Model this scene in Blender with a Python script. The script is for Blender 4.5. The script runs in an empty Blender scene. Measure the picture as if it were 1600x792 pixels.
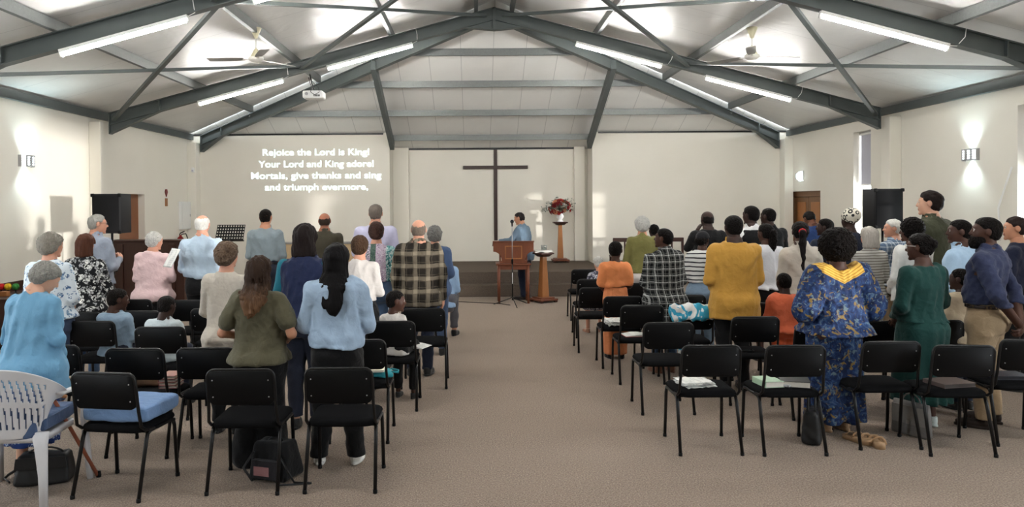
import bpy, math, random
import numpy as np
from mathutils import Vector, Matrix
PI = math.pi
rad = math.radians
SC = bpy.context.scene
C = SC.collection
random.seed(7)

# ------------------------------------------------------------------ camera, world, sun, exposure
F = 1150.0                                   # focal length in pixels of the 1600x792 frame
CAMZ = 1.85
VPX, PPY = 743.0, 333.0
cam_d = bpy.data.cameras.new('camera'); cam = bpy.data.objects.new('camera', cam_d); C.objects.link(cam)
cam_d.sensor_fit = 'HORIZONTAL'; cam_d.sensor_width = 36.0; cam_d.lens = 36.0*F/1600.0
cam_d.shift_x = (800.0-VPX)/1600.0; cam_d.shift_y = -(396.0-PPY)/1600.0
cam_d.clip_start = 0.05; cam_d.clip_end = 200
RC = Matrix.Rotation(rad(90-0.7), 4, 'X') @ Matrix.Rotation(rad(-0.38), 4, 'Z')
cam.matrix_world = Matrix.Translation((0, 0, CAMZ)) @ RC
SC.camera = cam
SC.view_settings.view_transform = 'Standard'; SC.view_settings.look = 'None'
SC.view_settings.gamma = 1.0; SC.view_settings.use_curve_mapping = False
SC.view_settings.exposure = 2.08
W = bpy.data.worlds.new('sky'); SC.world = W; W.use_nodes = True
bg = W.node_tree.nodes['Background']; bg.inputs[0].default_value = (0.86, 0.94, 1.0, 1); bg.inputs[1].default_value = 5.0
TUBE = 36.0                                  # fluorescent tube emission
sun_d = bpy.data.lights.new('sun', 'SUN'); sun_d.energy = .9; sun_d.angle = rad(1.5); sun_d.color = (1.0, 0.97, 0.92)
sun = bpy.data.objects.new('sun', sun_d); C.objects.link(sun)
sdir = Vector((-1.0, .69, -.012)).normalized()
sun.rotation_euler = sdir.to_track_quat('-Z', 'Y').to_euler(); sun.location = (20, 0, 2)

def at(px, py, Y):
    "photo pixel -> world point at depth Y"
    d = RC.to_3x3() @ Vector(((px-VPX)/F, -(py-PPY)/F, -1.0))
    t = Y/d.y
    return Vector((d.x*t, Y, CAMZ+d.z*t))

# ------------------------------------------------------------------ object helpers
def tag(o, label=None, cat=None, group=None, kind=None):
    if label: o['label'] = label
    if cat: o['category'] = cat
    if group: o['group'] = group
    if kind: o['kind'] = kind
    return o
def thing(name, label, cat, loc=(0, 0, 0), rz=0, group=None):
    o = bpy.data.objects.new(name, None); C.objects.link(o); o.empty_display_size = .1
    o.location = loc; o.rotation_euler = (0, 0, rz)
    return tag(o, label, cat, group)
def copy_tree(o, parent=None):
    c = o.copy(); C.objects.link(c); c.parent = parent
    for ch in list(o.children): copy_tree(ch, c)
    return c
def mesh_np(name, v, q, mats, parent=None, smooth=True, fm=None):
    me = bpy.data.meshes.new(name)
    me.vertices.add(len(v)); me.vertices.foreach_set('co', np.asarray(v, np.float32).ravel())
    nq = len(q); me.loops.add(nq*4); me.polygons.add(nq)
    me.loops.foreach_set('vertex_index', np.asarray(q, np.int32).ravel())
    me.polygons.foreach_set('loop_start', np.arange(0, nq*4, 4, dtype=np.int32))
    me.polygons.foreach_set('loop_total', np.full(nq, 4, np.int32))
    if fm is not None: me.polygons.foreach_set('material_index', np.asarray(fm, np.int32))
    me.polygons.foreach_set('use_smooth', np.full(nq, smooth, bool))
    me.update(calc_edges=True)
    for m in (mats if isinstance(mats, (list, tuple)) else [mats]): me.materials.append(m)
    o = bpy.data.objects.new(name, me); C.objects.link(o); o.parent = parent
    return o
class MB:
    def __init__(s): s.v = []; s.f = []; s.sm = []
    def add(s, vs, fs, smooth=False):
        b = len(s.v); s.v += [tuple(x) for x in vs]; s.f += [tuple(b+i for i in f) for f in fs]; s.sm += [smooth]*len(fs); return s
    def box(s, c, d, R=None):
        x, y, z = d[0]/2, d[1]/2, d[2]/2; c = Vector(c)
        vs = [Vector((i, j, k)) for i in (-x, x) for j in (-y, y) for k in (-z, z)]
        if R is not None: vs = [R @ p for p in vs]
        return s.add([c+p for p in vs], [(0, 1, 3, 2), (4, 6, 7, 5), (0, 4, 5, 1), (2, 3, 7, 6), (0, 2, 6, 4), (1, 5, 7, 3)])
    def bb(s, x0, x1, y0, y1, z0, z1):
        return s.box(((x0+x1)/2, (y0+y1)/2, (z0+z1)/2), (abs(x1-x0), abs(y1-y0), abs(z1-z0)))
    def tube(s, pts, r, n=10, cap=True, flat=1.0):
        pts = [Vector(p) for p in pts]; rs = r if isinstance(r, (list, tuple)) else [r]*len(pts)
        rings = []; up = None
        for i, p in enumerate(pts):
            t = (pts[min(i+1, len(pts)-1)]-pts[max(i-1, 0)]).normalized()
            if up is None:
                up = Vector((0, 0, 1)) if abs(t.z) < .9 else Vector((0, 1, 0))
            a = t.cross(up).normalized(); b = a.cross(t).normalized(); up = b
            rings.append([p+a*math.cos(2*PI*k/n)*rs[i]+b*math.sin(2*PI*k/n)*rs[i]*flat for k in range(n)])
        vs = [q for rg in rings for q in rg]; fs = []
        for i in range(len(pts)-1):
            for k in range(n):
                fs.append((i*n+k, i*n+(k+1) % n, (i+1)*n+(k+1) % n, (i+1)*n+k))
        s.add(vs, fs, True)
        if cap:
            b = len(s.v)-len(vs)
            s.f.append(tuple(b+k for k in reversed(range(n)))); s.f.append(tuple(b+len(vs)-n+k for k in range(n))); s.sm += [False, False]
        return s
    def loft(s, rings, smooth=True, cap=True):
        n = len(rings[0]); vs = [q for r in rings for q in r]; fs = []
        for i in range(len(rings)-1):
            for k in range(n): fs.append((i*n+k, i*n+(k+1) % n, (i+1)*n+(k+1) % n, (i+1)*n+k))
        b = len(s.v); s.add(vs, fs, smooth)
        if cap:
            s.f.append(tuple(b+k for k in reversed(range(n)))); s.f.append(tuple(b+len(vs)-n+k for k in range(n))); s.sm += [smooth, smooth]
        return s
    def lathe(s, prof, c=(0, 0, 0), n=20):
        return s.loft([[(c[0]+r*math.cos(2*PI*k/n), c[1]+r*math.sin(2*PI*k/n), c[2]+z) for k in range(n)] for r, z in prof])
    def prism(s, poly, d, axis='Y', o=(0, 0, 0)):
        "poly of (u,w) extruded from 0 to d along the axis"
        def m(u, w, t):
            p = {'Y': (u, t, w), 'X': (t, u, w), 'Z': (u, w, t)}[axis]
            return (p[0]+o[0], p[1]+o[1], p[2]+o[2])
        n = len(poly)
        vs = [m(u, w, 0) for u, w in poly]+[m(u, w, d) for u, w in poly]
        fs = [tuple(range(n)), tuple(range(2*n-1, n-1, -1))]+[(i, i+n, (i+1) % n+n, (i+1) % n) for i in range(n)]
        return s.add(vs, fs)
    def build(s, name, m, parent=None, bevel=0, seg=2, subsurf=0, fix=True):
        me = bpy.data.meshes.new(name); me.from_pydata(s.v, [], s.f); me.update()
        if fix:
            import bmesh
            bm = bmesh.new(); bm.from_mesh(me); bmesh.ops.recalc_face_normals(bm, faces=bm.faces); bm.to_mesh(me); bm.free()
        me.polygons.foreach_set('use_smooth', s.sm)
        for x in (m if isinstance(m, (list, tuple)) else [m]): me.materials.append(x)
        o = bpy.data.objects.new(name, me); C.objects.link(o); o.parent = parent
        if bevel:
            b = o.modifiers.new('bevel', 'BEVEL'); b.width = bevel; b.segments = seg; b.limit_method = 'ANGLE'; b.angle_limit = rad(40)
        if subsurf:
            u = o.modifiers.new('sub', 'SUBSURF'); u.levels = subsurf; u.render_levels = subsurf
        return o
def rrect(w, h, r, n=5):
    "rounded rectangle outline centred on the origin"
    out = []
    for cx, cy, a0 in ((w/2-r, h/2-r, 0), (-w/2+r, h/2-r, 90), (-w/2+r, -h/2+r, 180), (w/2-r, -h/2+r, 270)):
        for k in range(n+1):
            a = rad(a0+90*k/n); out.append((cx+r*math.cos(a), cy+r*math.sin(a)))
    return out

# ------------------------------------------------------------------ material helpers
class NT:
    def __init__(s, name):
        s.m = bpy.data.materials.new(name); s.m.use_nodes = True; s.t = s.m.node_tree; s.n = s.t.nodes; s.n.clear()
        s.o = s.n.new('ShaderNodeOutputMaterial'); s.b = s.n.new('ShaderNodeBsdfPrincipled'); s.l(s.b.outputs[0], s.o.inputs[0])
        s._tc = None
    def l(s, a, b): s.t.links.new(a, b)
    def put(s, sock, v):
        if hasattr(v, 'is_output'): s.l(v, sock)
        elif isinstance(v, (tuple, list)): sock.default_value = tuple(v)+((1,) if len(v) == 3 and len(sock.default_value) == 4 else ())
        else: sock.default_value = v
    @property
    def co(s):
        if s._tc is None: s._tc = s.n.new('ShaderNodeTexCoord')
        return s._tc.outputs['Object']
    def map(s, scale=(1, 1, 1), rot=(0, 0, 0), v=None):
        m = s.n.new('ShaderNodeMapping'); s.l(v or s.co, m.inputs[0]); m.inputs['Scale'].default_value = scale; m.inputs['Rotation'].default_value = rot; return m.outputs[0]
    def noise(s, scale, detail=2, v=None, rough=.5, dist=0, col=False):
        n = s.n.new('ShaderNodeTexNoise'); s.l(v or s.co, n.inputs['Vector']); n.inputs['Scale'].default_value = scale; n.inputs['Detail'].default_value = detail
        n.inputs['Roughness'].default_value = rough; n.inputs['Distortion'].default_value = dist
        return n.outputs['Color' if col else 'Fac']
    def vor(s, scale, v=None, feature='F1', out='Distance', rnd=1):
        n = s.n.new('ShaderNodeTexVoronoi'); s.l(v or s.co, n.inputs['Vector']); n.feature = feature; n.inputs['Scale'].default_value = scale; n.inputs['Randomness'].default_value = rnd
        return n.outputs[out]
    def math(s, op, a, b=0, c=0):
        n = s.n.new('ShaderNodeMath'); n.operation = op
        s.put(n.inputs[0], a); s.put(n.inputs[1], b); s.put(n.inputs[2], c); return n.outputs[0]
    def xyz(s, v=None):
        n = s.n.new('ShaderNodeSeparateXYZ'); s.l(v or s.co, n.inputs[0]); return n.outputs
    def mix(s, f, a, b, mode='MIX'):
        n = s.n.new('ShaderNodeMix'); n.data_type = 'RGBA'; n.blend_type = mode; s.put(n.inputs[0], f); s.put(n.inputs[6], a); s.put(n.inputs[7], b); return n.outputs[2]
    def ramp(s, f, stops, interp='LINEAR'):
        n = s.n.new('ShaderNodeValToRGB'); s.l(f, n.inputs[0]); r = n.color_ramp; r.interpolation = interp
        while len(r.elements) < len(stops): r.elements.new(.5)
        for e, (p, c) in zip(r.elements, stops): e.position = p; e.color = tuple(c)+(1,)
        return n.outputs[0]
    def step(s, f, lo, hi):
        n = s.n.new('ShaderNodeMapRange'); n.interpolation_type = 'SMOOTHSTEP'; s.put(n.inputs[0], f); n.inputs[1].default_value = lo; n.inputs[2].default_value = hi; return n.outputs[0]
    def band(s, x, period, width, soft=.08, off=0):
        "1 in bands of the given width that repeat along x"
        p = s.math('PINGPONG', s.math('ADD', x, off+50*period), period/2)
        return s.step(p, width/2*(1+soft), width/2*(1-soft))
    def bump(s, h, strength=.2, dist=.01):
        n = s.n.new('ShaderNodeBump'); n.inputs['Strength'].default_value = strength; n.inputs['Distance'].default_value = dist; s.l(h, n.inputs['Height']); s.l(n.outputs[0], s.b.inputs['Normal'])
    def done(s, col, rough=.6, metal=0, spec=.3, sheen=0):
        s.put(s.b.inputs['Base Color'], col); s.put(s.b.inputs['Roughness'], rough); s.b.inputs['Metallic'].default_value = metal
        s.b.inputs['Specular IOR Level'].default_value = spec
        if sheen: s.b.inputs['Sheen Weight'].default_value = sheen
        return s.m
def sc(c, k): return tuple(min(1, x*k) for x in c)
def srgb(r, g, b): return tuple(((x/255+.055)/1.055)**2.4 if x > 10 else x/255/12.92 for x in (r, g, b))
def plain(name, c, rough=.6, metal=0, var=.12, scale=30, bump=.05, spec=.3, bscale=None):
    t = NT(name); f = t.noise(scale, 3)
    col = t.mix(f, sc(c, 1-var), sc(c, 1+var))
    if bump: t.bump(t.noise(bscale or scale*6, 2), bump, .004)
    return t.done(col, rough, metal, spec)
_fab = {}
def fabric(c, name='cloth', rough=.85):
    k = (name,)+tuple(round(x, 4) for x in c)
    if k not in _fab:
        t = NT(name); f = t.noise(9, 3, dist=.6); g = t.noise(260, 1)
        col = t.mix(f, sc(c, .9), sc(c, 1.1))
        h = t.math('ADD', t.math('MULTIPLY', t.noise(14, 3, dist=1.2), 3), t.math('MULTIPLY', g, .35)); t.bump(h, .28, .012)
        _fab[k] = t.done(col, rough, 0, .2, .1)
    return _fab[k]
def emit(name, c, s):
    t = NT(name); t.b.inputs['Emission Color'].default_value = tuple(c)+(1,); t.b.inputs['Emission Strength'].default_value = s
    return t.done(c, .5)

# ---- room materials
t = NT('cream_wall'); n1 = t.noise(1.3, 4); n2 = t.noise(60, 3)
col = t.mix(n1, srgb(222, 217, 205), srgb(230, 226, 215)); t.bump(n2, .12, .004); M_WALL = t.done(col, .75, 0, .2)
t = NT('ceiling_foil'); x = t.xyz(); seam = t.math('MAXIMUM', t.band(x[1], 1.05, .012, .5), 0)
n1 = t.noise(1.1, 4, dist=.5); col = t.mix(n1, (.66, .655, .635), (.78, .775, .755)); col = t.mix(t.math('MULTIPLY', seam, .45), col, (.3, .3, .3)); t.bump(t.noise(2.2, 3, dist=.7), .35, .05); M_CEIL = t.done(col, .42, 0, .45)
t = NT('ceiling_hip_foil'); x = t.xyz(); seam = t.band(x[0], .62, .012, .5, off=-.36)
n1 = t.noise(1.1, 4); col = t.mix(n1, (.75, .745, .72), (.83, .825, .80)); col = t.mix(t.math('MULTIPLY', seam, .55), col, (.3, .3, .3)); t.bump(t.noise(2.2, 3), .2, .05); M_HIP = t.done(col, .5, 0, .4)
t = NT('carpet'); g = t.noise(95, 3); k = t.noise(30, 3); b = t.noise(1.6, 4, t.map((.35, 1.6, 1)))
col = t.ramp(g, [(.30, srgb(80, 68, 58)), (.5, srgb(138, 121, 107)), (.72, srgb(188, 170, 153))]); col = t.mix(t.math('MULTIPLY', k, .45), col, srgb(116, 102, 91)); col = t.mix(t.math('MULTIPLY', b, .5), col, srgb(148, 132, 118))
t.bump(t.math('ADD', g, k), .7, .012); M_CARPET = t.done(col, .95, 0, .1, .1)
t = NT('stage_carpet'); g = t.noise(170, 2); k = t.noise(30, 3)
col = t.ramp(g, [(.3, srgb(80, 70, 62)), (.7, srgb(118, 106, 95))]); col = t.mix(t.math('MULTIPLY', k, .4), col, srgb(94, 84, 76)); t.bump(g, .5, .01); M_STAGE = t.done(col, .95, 0, .1)
M_STEEL = plain('grey_painted_steel', srgb(84, 90, 89), .45, .15, .12, 6, .04, .4)
t = NT('galvanised_steel'); v = t.vor(26, out='Color'); n = t.noise(8, 3)
col = t.mix(t.math('MULTIPLY', t.noise(34, 2, dist=1), .8), srgb(96, 99, 98), srgb(126, 129, 127)); M_GALV = t.done(col, .45, .35, .4)
M_WHITE = plain('white_plastic', (.78, .78, .76), .4, 0, .03)
M_TUBE = emit('tube_glow', (1.0, .985, .95), TUBE)
M_BLACK = plain('black_metal', (.006, .006, .0065), .35, .1, .2, 40, .02, .35)
M_BLACKP = plain('black_backrest', (.0045, .0045, .005), .5, 0, .2, 60, .03, .13)
t = NT('black_seat_fabric'); g = t.noise(400, 2); col = t.mix(g, (.003, .003, .0035), (.012, .012, .013)); t.bump(g, .35, .004); M_SEAT = t.done(col, .95, 0, .05)
M_RIVET = plain('rivet_steel', (.5, .5, .5), .3, .9, .05)
def wood(name, c1, c2, scale=6, rough=.4, axis=2):
    t = NT(name); s3 = [10, 10, 10]; s3[axis] = .8
    v = t.map(tuple(s3)); n = t.noise(scale, 4, v, dist=1.5); w = t.noise(scale*7, 2, v)
    col = t.mix(n, c1, c2); col = t.mix(t.math('MULTIPLY', w, .35), col, sc(c1, .6)); t.bump(w, .08, .003); return t.done(col, rough, 0, .4)
M_WDARK = wood('dark_brown_wood', srgb(46, 26, 20), srgb(74, 42, 32))
M_WRED = wood('reddish_wood', srgb(96, 52, 34), srgb(134, 76, 48))
M_WMID = wood('oak_wood', srgb(140, 88, 46), srgb(180, 120, 68))
M_WDOOR = wood('brown_door_wood', srgb(120, 70, 38), srgb(152, 94, 54))
M_WDOOR2 = wood('dark_door_wood', srgb(92, 60, 34), srgb(134, 94, 56))
M_CROSS = wood('cross_wood', srgb(44, 28, 25), srgb(66, 42, 36))
t = NT('window_glass'); g = t.n.new('ShaderNodeBsdfGlossy'); g.inputs['Roughness'].default_value = .02; tr = t.n.new('ShaderNodeBsdfTransparent'); mx = t.n.new('ShaderNodeMixShader'); mx.inputs[0].default_value = .07
t.l(tr.outputs[0], mx.inputs[1]); t.l(g.outputs[0], mx.inputs[2]); t.l(mx.outputs[0], t.o.inputs[0]); M_GLASS = t.m
t = NT('clear_glass'); g = t.n.new('ShaderNodeBsdfGlossy'); g.inputs['Roughness'].default_value = .03; tr = t.n.new('ShaderNodeBsdfTransparent'); mx = t.n.new('ShaderNodeMixShader'); mx.inputs[0].default_value = .22; tr.inputs[0].default_value = (.93, .96, .96, 1)
t.l(tr.outputs[0], mx.inputs[1]); t.l(g.outputs[0], mx.inputs[2]); t.l(mx.outputs[0], t.o.inputs[0]); M_CLEAR = t.m
# ------------------------------------------------------------------ room shell
XC = .34; XL, XR = -6.56, 7.24               # hall centre line and side walls
YA, YB, YS, YN = 8.46, 12.65, 17.04, 17.80   # portals, screen wall, niche wall
YBACK = -4.2
PORT = [YB, YA, 4.27, .08]
def zb(r): return 5.0-.266*abs(r)            # underside of a rafter, r metres off the centre line
def zs(r): return zb(r)+.35                  # roof sheet
HIPS = (zs(0)-zs(6.9))/(YS-YB)
def zhip(y): return zs(0)-HIPS*(y-YB)
def S(o): return tag(o, kind='structure')
def wall_holes(name, x0, x1, y0, y1, z1, holes):
    m = MB(); ys = sorted(holes); y = y0
    for a, b, c, d in ys:
        m.bb(x0, x1, y, a, 0, z1)
        if c > 0: m.bb(x0, x1, a, b, 0, c)
        m.bb(x0, x1, a, b, d, z1); y = b
    m.bb(x0, x1, y, y1, 0, z1)
    return S(m.build(name, M_WALL))
m = MB(); m.bb(XL-.4, XR+.4, YBACK-.2, YN+.3, -.1, 0); S(m.build('floor', M_CARPET))
WR = [(13.48, 14.1, .9, 3.17), (9.2, 9.83, .9, 3.12), (1.0, 3.0, .9, 3.25)]
WL_FILL = [(5.6, 6.5, .9, 3.0), (1.2, 2.4, .9, 3.1)]  # unseen left-wall openings, added and sized to let in fill daylight
DL = (13.55, 14.6, 0, 2.09); DR = (15.45, 16.98, 0, 2.09)
wall_holes('wall_right', XR, XR+.28, YBACK, YN+.3, 3.56, WR+[DR])
wall_holes('wall_left', XL-.28, XL, YBACK, YN+.3, 3.56, WL_FILL+[DL])
m = MB(); m.bb(XL-.28, XR+.28, YBACK-.2, YBACK, 0, 5.6); S(m.build('wall_rear', M_WALL))
m = MB(); m.bb(XL-.2, -2.1, YS, YS+.15, 0, 3.50); m.prism([(YS, 0), (YN, 0), (YN, zhip(YN)), (YS, zhip(YS))], .12, 'X', (-2.1, 0, 0)); S(m.build('wall_screen_left', M_WALL))
m = MB(); m.bb(2.83, XR+.2, YS, YS+.15, 0, 3.50); m.prism([(YS, 0), (YN, 0), (YN, zhip(YN)), (YS, zhip(YS))], .12, 'X', (2.71, 0, 0)); S(m.build('wall_screen_right', M_WALL))
m = MB(); m.bb(-2.2, 2.93, YN, YN+.15, 0, 3.17); S(m.build('wall_back', M_WALL))
m = MB(); m.bb(-1.98, -1.60, YN-.12, YN, .47, 3.22); S(m.build('wall_pilaster_niche', M_WALL, bevel=.01))
m = MB(); m.bb(2.38, 2.63, YN-.12, YN, .47, 3.22); S(m.build('wall_pilaster_niche', M_WALL, bevel=.01))
for y in PORT+[YS-.14]:
    for sx, xw in ((-1, XL), (1, XR)):
        m = MB(); m.bb(xw, xw-sx*.2, y-.14, y+.14 if y < 17 else YS, 0, 3.30); S(m.build('wall_pilaster', M_WALL, bevel=.012))
# carpeted platform with one step
m = MB(); m.bb(-2.4, 3.25, 14.95, YN, 0, .47); m.bb(-2.4, 3.25, 14.65, 14.95, 0, .24); S(m.build('floor_platform', M_STAGE, bevel=.008))
# roof sheets
m = MB(); m.add([(XC, YBACK, zs(0)), (XC, YB, zs(0)), (XL-.2, YS+.06, zs(7.1)), (XL-.2, YBACK, zs(7.1)), (XR+.2, YS+.06, zs(7.1)), (XR+.2, YBACK, zs(7.1))], [(0, 1, 2, 3), (0, 5, 4, 1)])
S(m.build('ceiling', M_CEIL))
m = MB(); m.add([(XC, YB, zs(0)), (XL-.2, YS+.1, zhip(YS+.1)), (XR+.2, YS+.1, zhip(YS+.1)), (2.9, YN+.12, zhip(YN+.12)), (-2.2, YN+.12, zhip(YN+.12)), (-2.2, YS+.1, zhip(YS+.1)), (2.9, YS+.1, zhip(YS+.1))],
     [(0, 1, 5), (0, 5, 6), (0, 6, 2), (5, 4, 3, 6)])
S(m.build('ceiling_hip', M_HIP))
# dark line and trims at the top of the walls
m = MB(); m.bb(-1.6, 2.38, YN-.03, YN-.001, 3.165, 3.21); S(m.build('trim_niche', M_BLACK))
for sx, xw in ((-1, XL), (1, XR)):
    m = MB(); m.bb(xw-sx*.002, xw-sx*.07, YBACK, YS-.05, 3.37, 3.50); S(m.build('trim_eave', M_STEEL))
    x0, x1 = (XL, -2.12) if sx < 0 else (2.84, XR)
    m = MB(); m.bb(x0, x1, YS-.02, YS-.001, 3.47, 3.505); S(m.build('trim_screen', M_BLACK))

def rafter(ox, oy, dx, dy, zf, L, h0, ztip, depth=.21, w=.12, top=True, apex=.18):
    "half a portal frame: web, flanges, tapered foot; along (dx,dy) from the apex"
    d = Vector((dx, dy, 0)).normalized(); nrm = Vector((-d.y, d.x, 0)); o = Vector((ox, oy, 0))
    def P(t, z, n): return o+d*t+nrm*n+Vector((0, 0, z))
    m = MB()
    def web(poly, th):
        k = len(poly); vs = [P(t, z, -th/2) for t, z in poly]+[P(t, z, th/2) for t, z in poly]
        m.add(vs, [tuple(range(k)), tuple(range(2*k-1, k-1, -1))]+[(i, i+k, (i+1) % k+k, (i+1) % k) for i in range(k)])
    def flange(a, b, th=.014):
        web([(a[0], a[1]), (b[0], b[1]), (b[0], b[1]+th), (a[0], a[1]+th)], w)
    zl = ztip
    web([(0, zf(0)+depth), (L, zf(L)+depth), (L, zl), (h0, zf(h0)), (.5*apex/.18, zf(.5*apex/.18)), (0, zf(0)-apex)], .012)
    flange((0, zf(0)), (L, zf(L)))
    flange((0, zf(0)+depth-.014), (L, zf(L)+depth-.014))
    flange((h0, zf(h0)), (L, zl)); flange((.5*apex/.18, zf(.5*apex/.18)), (0, zf(0)-apex))
    web([(L-.015, zf(L)+depth), (L, zf(L)+depth), (L, zl), (L-.015, zl)], w)
    web([(h0-.01, zf(h0)+depth), (h0+.01, zf(h0)+depth), (h0+.01, zf(h0)), (h0-.01, zf(h0))], w*.95)
    web([(0, zf(0)+depth), (.02, zf(.02)+depth), (.02, zf(0)-apex), (0, zf(0)-apex)], w)
    return S(m.build('roof_rafter', M_STEEL))
for y in PORT:
    for sx in (-1, 1): rafter(XC, y, sx, 0, zb, 6.6, 5.74, 3.09)
for sx in (-1, 1):
    L = math.hypot(6.6, YS-.05-YB); zf = lambda t: zb(t*6.6/L)-.02
    rafter(XC+sx*.12, YB+.1, sx*6.48, YS-.12-YB-.05, zf, L-.12, L-.85, 3.09, .22, .11, apex=.03)
def bar(name, a, b, w, h, m, th=None):
    "a steel section from a to b, w wide and h deep"
    a, b = Vector(a), Vector(b); d = (b-a).normalized(); s = d.cross(Vector((0, 0, 1))).normalized(); u = s.cross(d)
    mb = MB(); vs = []
    for p in (a, b):
        for i, j in ((-1, -1), (1, -1), (1, 1), (-1, 1)): vs.append(p+s*i*w/2+u*j*h/2)
    mb.add(vs, [(0, 1, 2, 3), (7, 6, 5, 4), (0, 4, 5, 1), (1, 5, 6, 2), (2, 6, 7, 3), (3, 7, 4, 0)])
    return S(mb.build(name, m))
def purlin(a, b, side):
    "lipped channel: web, two flanges"
    a, b = Vector(a), Vector(b); d = (b-a).normalized(); s = d.cross(Vector((0, 0, 1))).normalized(); u = s.cross(d); mb = MB()
    def seg(x0, x1, z0, z1):
        vs = [p+s*x+u*z for p in (a, b) for x, z in ((x0, z0), (x1, z0), (x1, z1), (x0, z1))]
        mb.add(vs, [(0, 1, 2, 3), (7, 6, 5, 4), (0, 4, 5, 1), (1, 5, 6, 2), (2, 6, 7, 3), (3, 7, 4, 0)])
    k = side
    seg(-.004, .004, -.065, .065); seg(min(0, k*.06), max(0, k*.06), -.065, -.058); seg(min(0, k*.06), max(0, k*.06), .058, .065); seg(min(k*.054, k*.06), max(k*.054, k*.06), -.058, -.04)
    return S(mb.build('roof_purlin', M_GALV))
for sx in (-1, 1):
    for r in (.28, 1.75, 3.42, 5.1):
        purlin((XC+sx*r, YBACK, zs(r)-.075), (XC+sx*r, YB+(YS-YB)*max(r-.1, 0)/6.9, zs(r)-.075), sx)
for y in (13.96, 15.0, 16.08, 17.14):
    z = zhip(y)-.072; hw = 6.9*(y-YB)/(YS-YB)-.12
    x0, x1 = XC-hw, XC+hw
    if y > 17: x0, x1 = -1.97, 2.70
    purlin((x0, y, z), (x1, y, z), -1)
# jack rafters standing on the ends of the niche
for x in (-1.93, 2.66):
    r = abs(x-XC); y0 = YB+(YS-YB)*r/6.9-.02
    bar('roof_strut', (x, y0, zhip(y0)-.24), (x, YS+.14, zhip(YS+.14)-.24), .10, .2, M_STEEL)
# X bracing between the portals
for ya, yb in ((YA, YB), (4.27, YA)):
    for sx in (-1, 1):
        for r0, r1 in ((6.5, 3.3), (3.3, 6.5), (3.3, .15), (.15, 3.3)):
            k = .06 if r0 > r1 else .10
            bar('roof_brace', (XC+sx*r0, yb-.08, zb(r0)+k), (XC+sx*r1, ya+.08, zb(r1)+k), .06, .045, M_STEEL)

# windows
M_FRAME = plain('window_frame_white', (.72, .72, .72), .4, 0, .04)
M_BLIND = plain('grey_blind_fabric', srgb(178, 178, 188), .8, 0, .05, 20)
for i, ((a, b, c, d), xw, sx) in enumerate([(w, XR, 1) for w in WR]+[(w, XL, -1) for w in WL_FILL]):
    o = S(thing('window_%d' % (i+1), None, None, (xw+sx*.2, (a+b)/2, c)))
    f = MB(); h = d-c; wy = b-a
    for y in (-wy/2+.025, wy/2-.025): f.bb(-.025, .025, y-.025, y+.025, 0, h)
    for z in (.025, h*.42, h-.025): f.bb(-.025, .025, -wy/2, wy/2, z-.025, z+.025)
    f.build('window_frame', M_FRAME, o)
    g = MB(); g.bb(-.003, .003, -wy/2+.05, wy/2-.05, .05, h-.05); g.build('pane', M_GLASS, o)
    s = MB(); s.bb(-sx*.2, 0, -wy/2-.02, wy/2+.02, -.03, 0); s.build('window_sill', M_FRAME, o)
for (a, b, c, d), zlow, lab in ((WR[0], 2.18, 'pale grey roller blind half lowered in the narrow window behind the right loudspeaker'), (WR[1], 2.25, 'pale grey roller blind in the bright window at the right edge')):
    o = thing('roller_blind', lab, 'blind', (XR+.14, (a+b)/2, d), 0)
    m = MB(); m.bb(-.004, .004, -(b-a)/2+.03, (b-a)/2-.03, zlow-d, -.05); m.build('blind_fabric', M_BLIND, o)
    m = MB(); m.tube([(0, -(b-a)/2+.01, -.035), (0, (b-a)/2-.01, -.035)], .03); m.build('roller_tube', M_WHITE, o)
    m = MB(); m.bb(-.012, .012, -(b-a)/2+.03, (b-a)/2-.03, zlow-d-.03, zlow-d); m.build('bottom_rail', M_WHITE, o)
# doors
o = S(thing('door_1', None, None, (XL-.13, (DL[0]+DL[1])/2, 0)))
m = MB(); m.bb(-.05, 0, -.53, .53, 0, 2.10); m.build('door_leaf', M_WDOOR, o)
m = MB(); m.tube([(0, .42, 1.02), (.05, .42, 1.02), (.05, .31, 1.02)], .009); m.build('door_handle', M_RIVET, o)
o = S(thing('door_2', None, None, (XR+.10, (DR[0]+DR[1])/2, 0)))
m = MB(); hw = (DR[1]-DR[0])/2
for y in (-hw+.05, hw-.05): m.bb(-.04, .06, y-.05, y+.05, 0, 2.09)
m.bb(-.04, .06, -hw, hw, 1.97, 2.10); m.build('door_frame', M_WDOOR2, o, bevel=.006)
for k in (-1, 1):
    m = MB(); y0, y1 = (-.66, -.005) if k < 0 else (.005, .66)
    m.bb(0, .045, y0, y1, 0, 1.985)
    lf = m.build('door_leaf', M_WDOOR2, o, bevel=.004)
    for z0, z1 in ((.15, .85), (1.0, 1.85)):
        m = MB(); m.bb(-.012, 0, y0+.12, y1-.12, z0, z1); m.build('door_panel', M_WMID, lf, bevel=.008)
    m = MB(); m.tube([(0, -k*-.06, 1.0), (-.05, -k*-.06, 1.0), (-.05, k*.16, 1.0)], .009); m.build('door_handle', M_RIVET, lf)
for nm, x, y0, y1 in (('baseboard_left', XL, YBACK, 13.5), ('baseboard_right', XR, YBACK, 15.4)):
    s = 1 if x < 0 else -1
    m = MB(); m.bb(x, x+s*.012, y0, y1, 0, .08); S(m.build(nm, M_WDARK))

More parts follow.
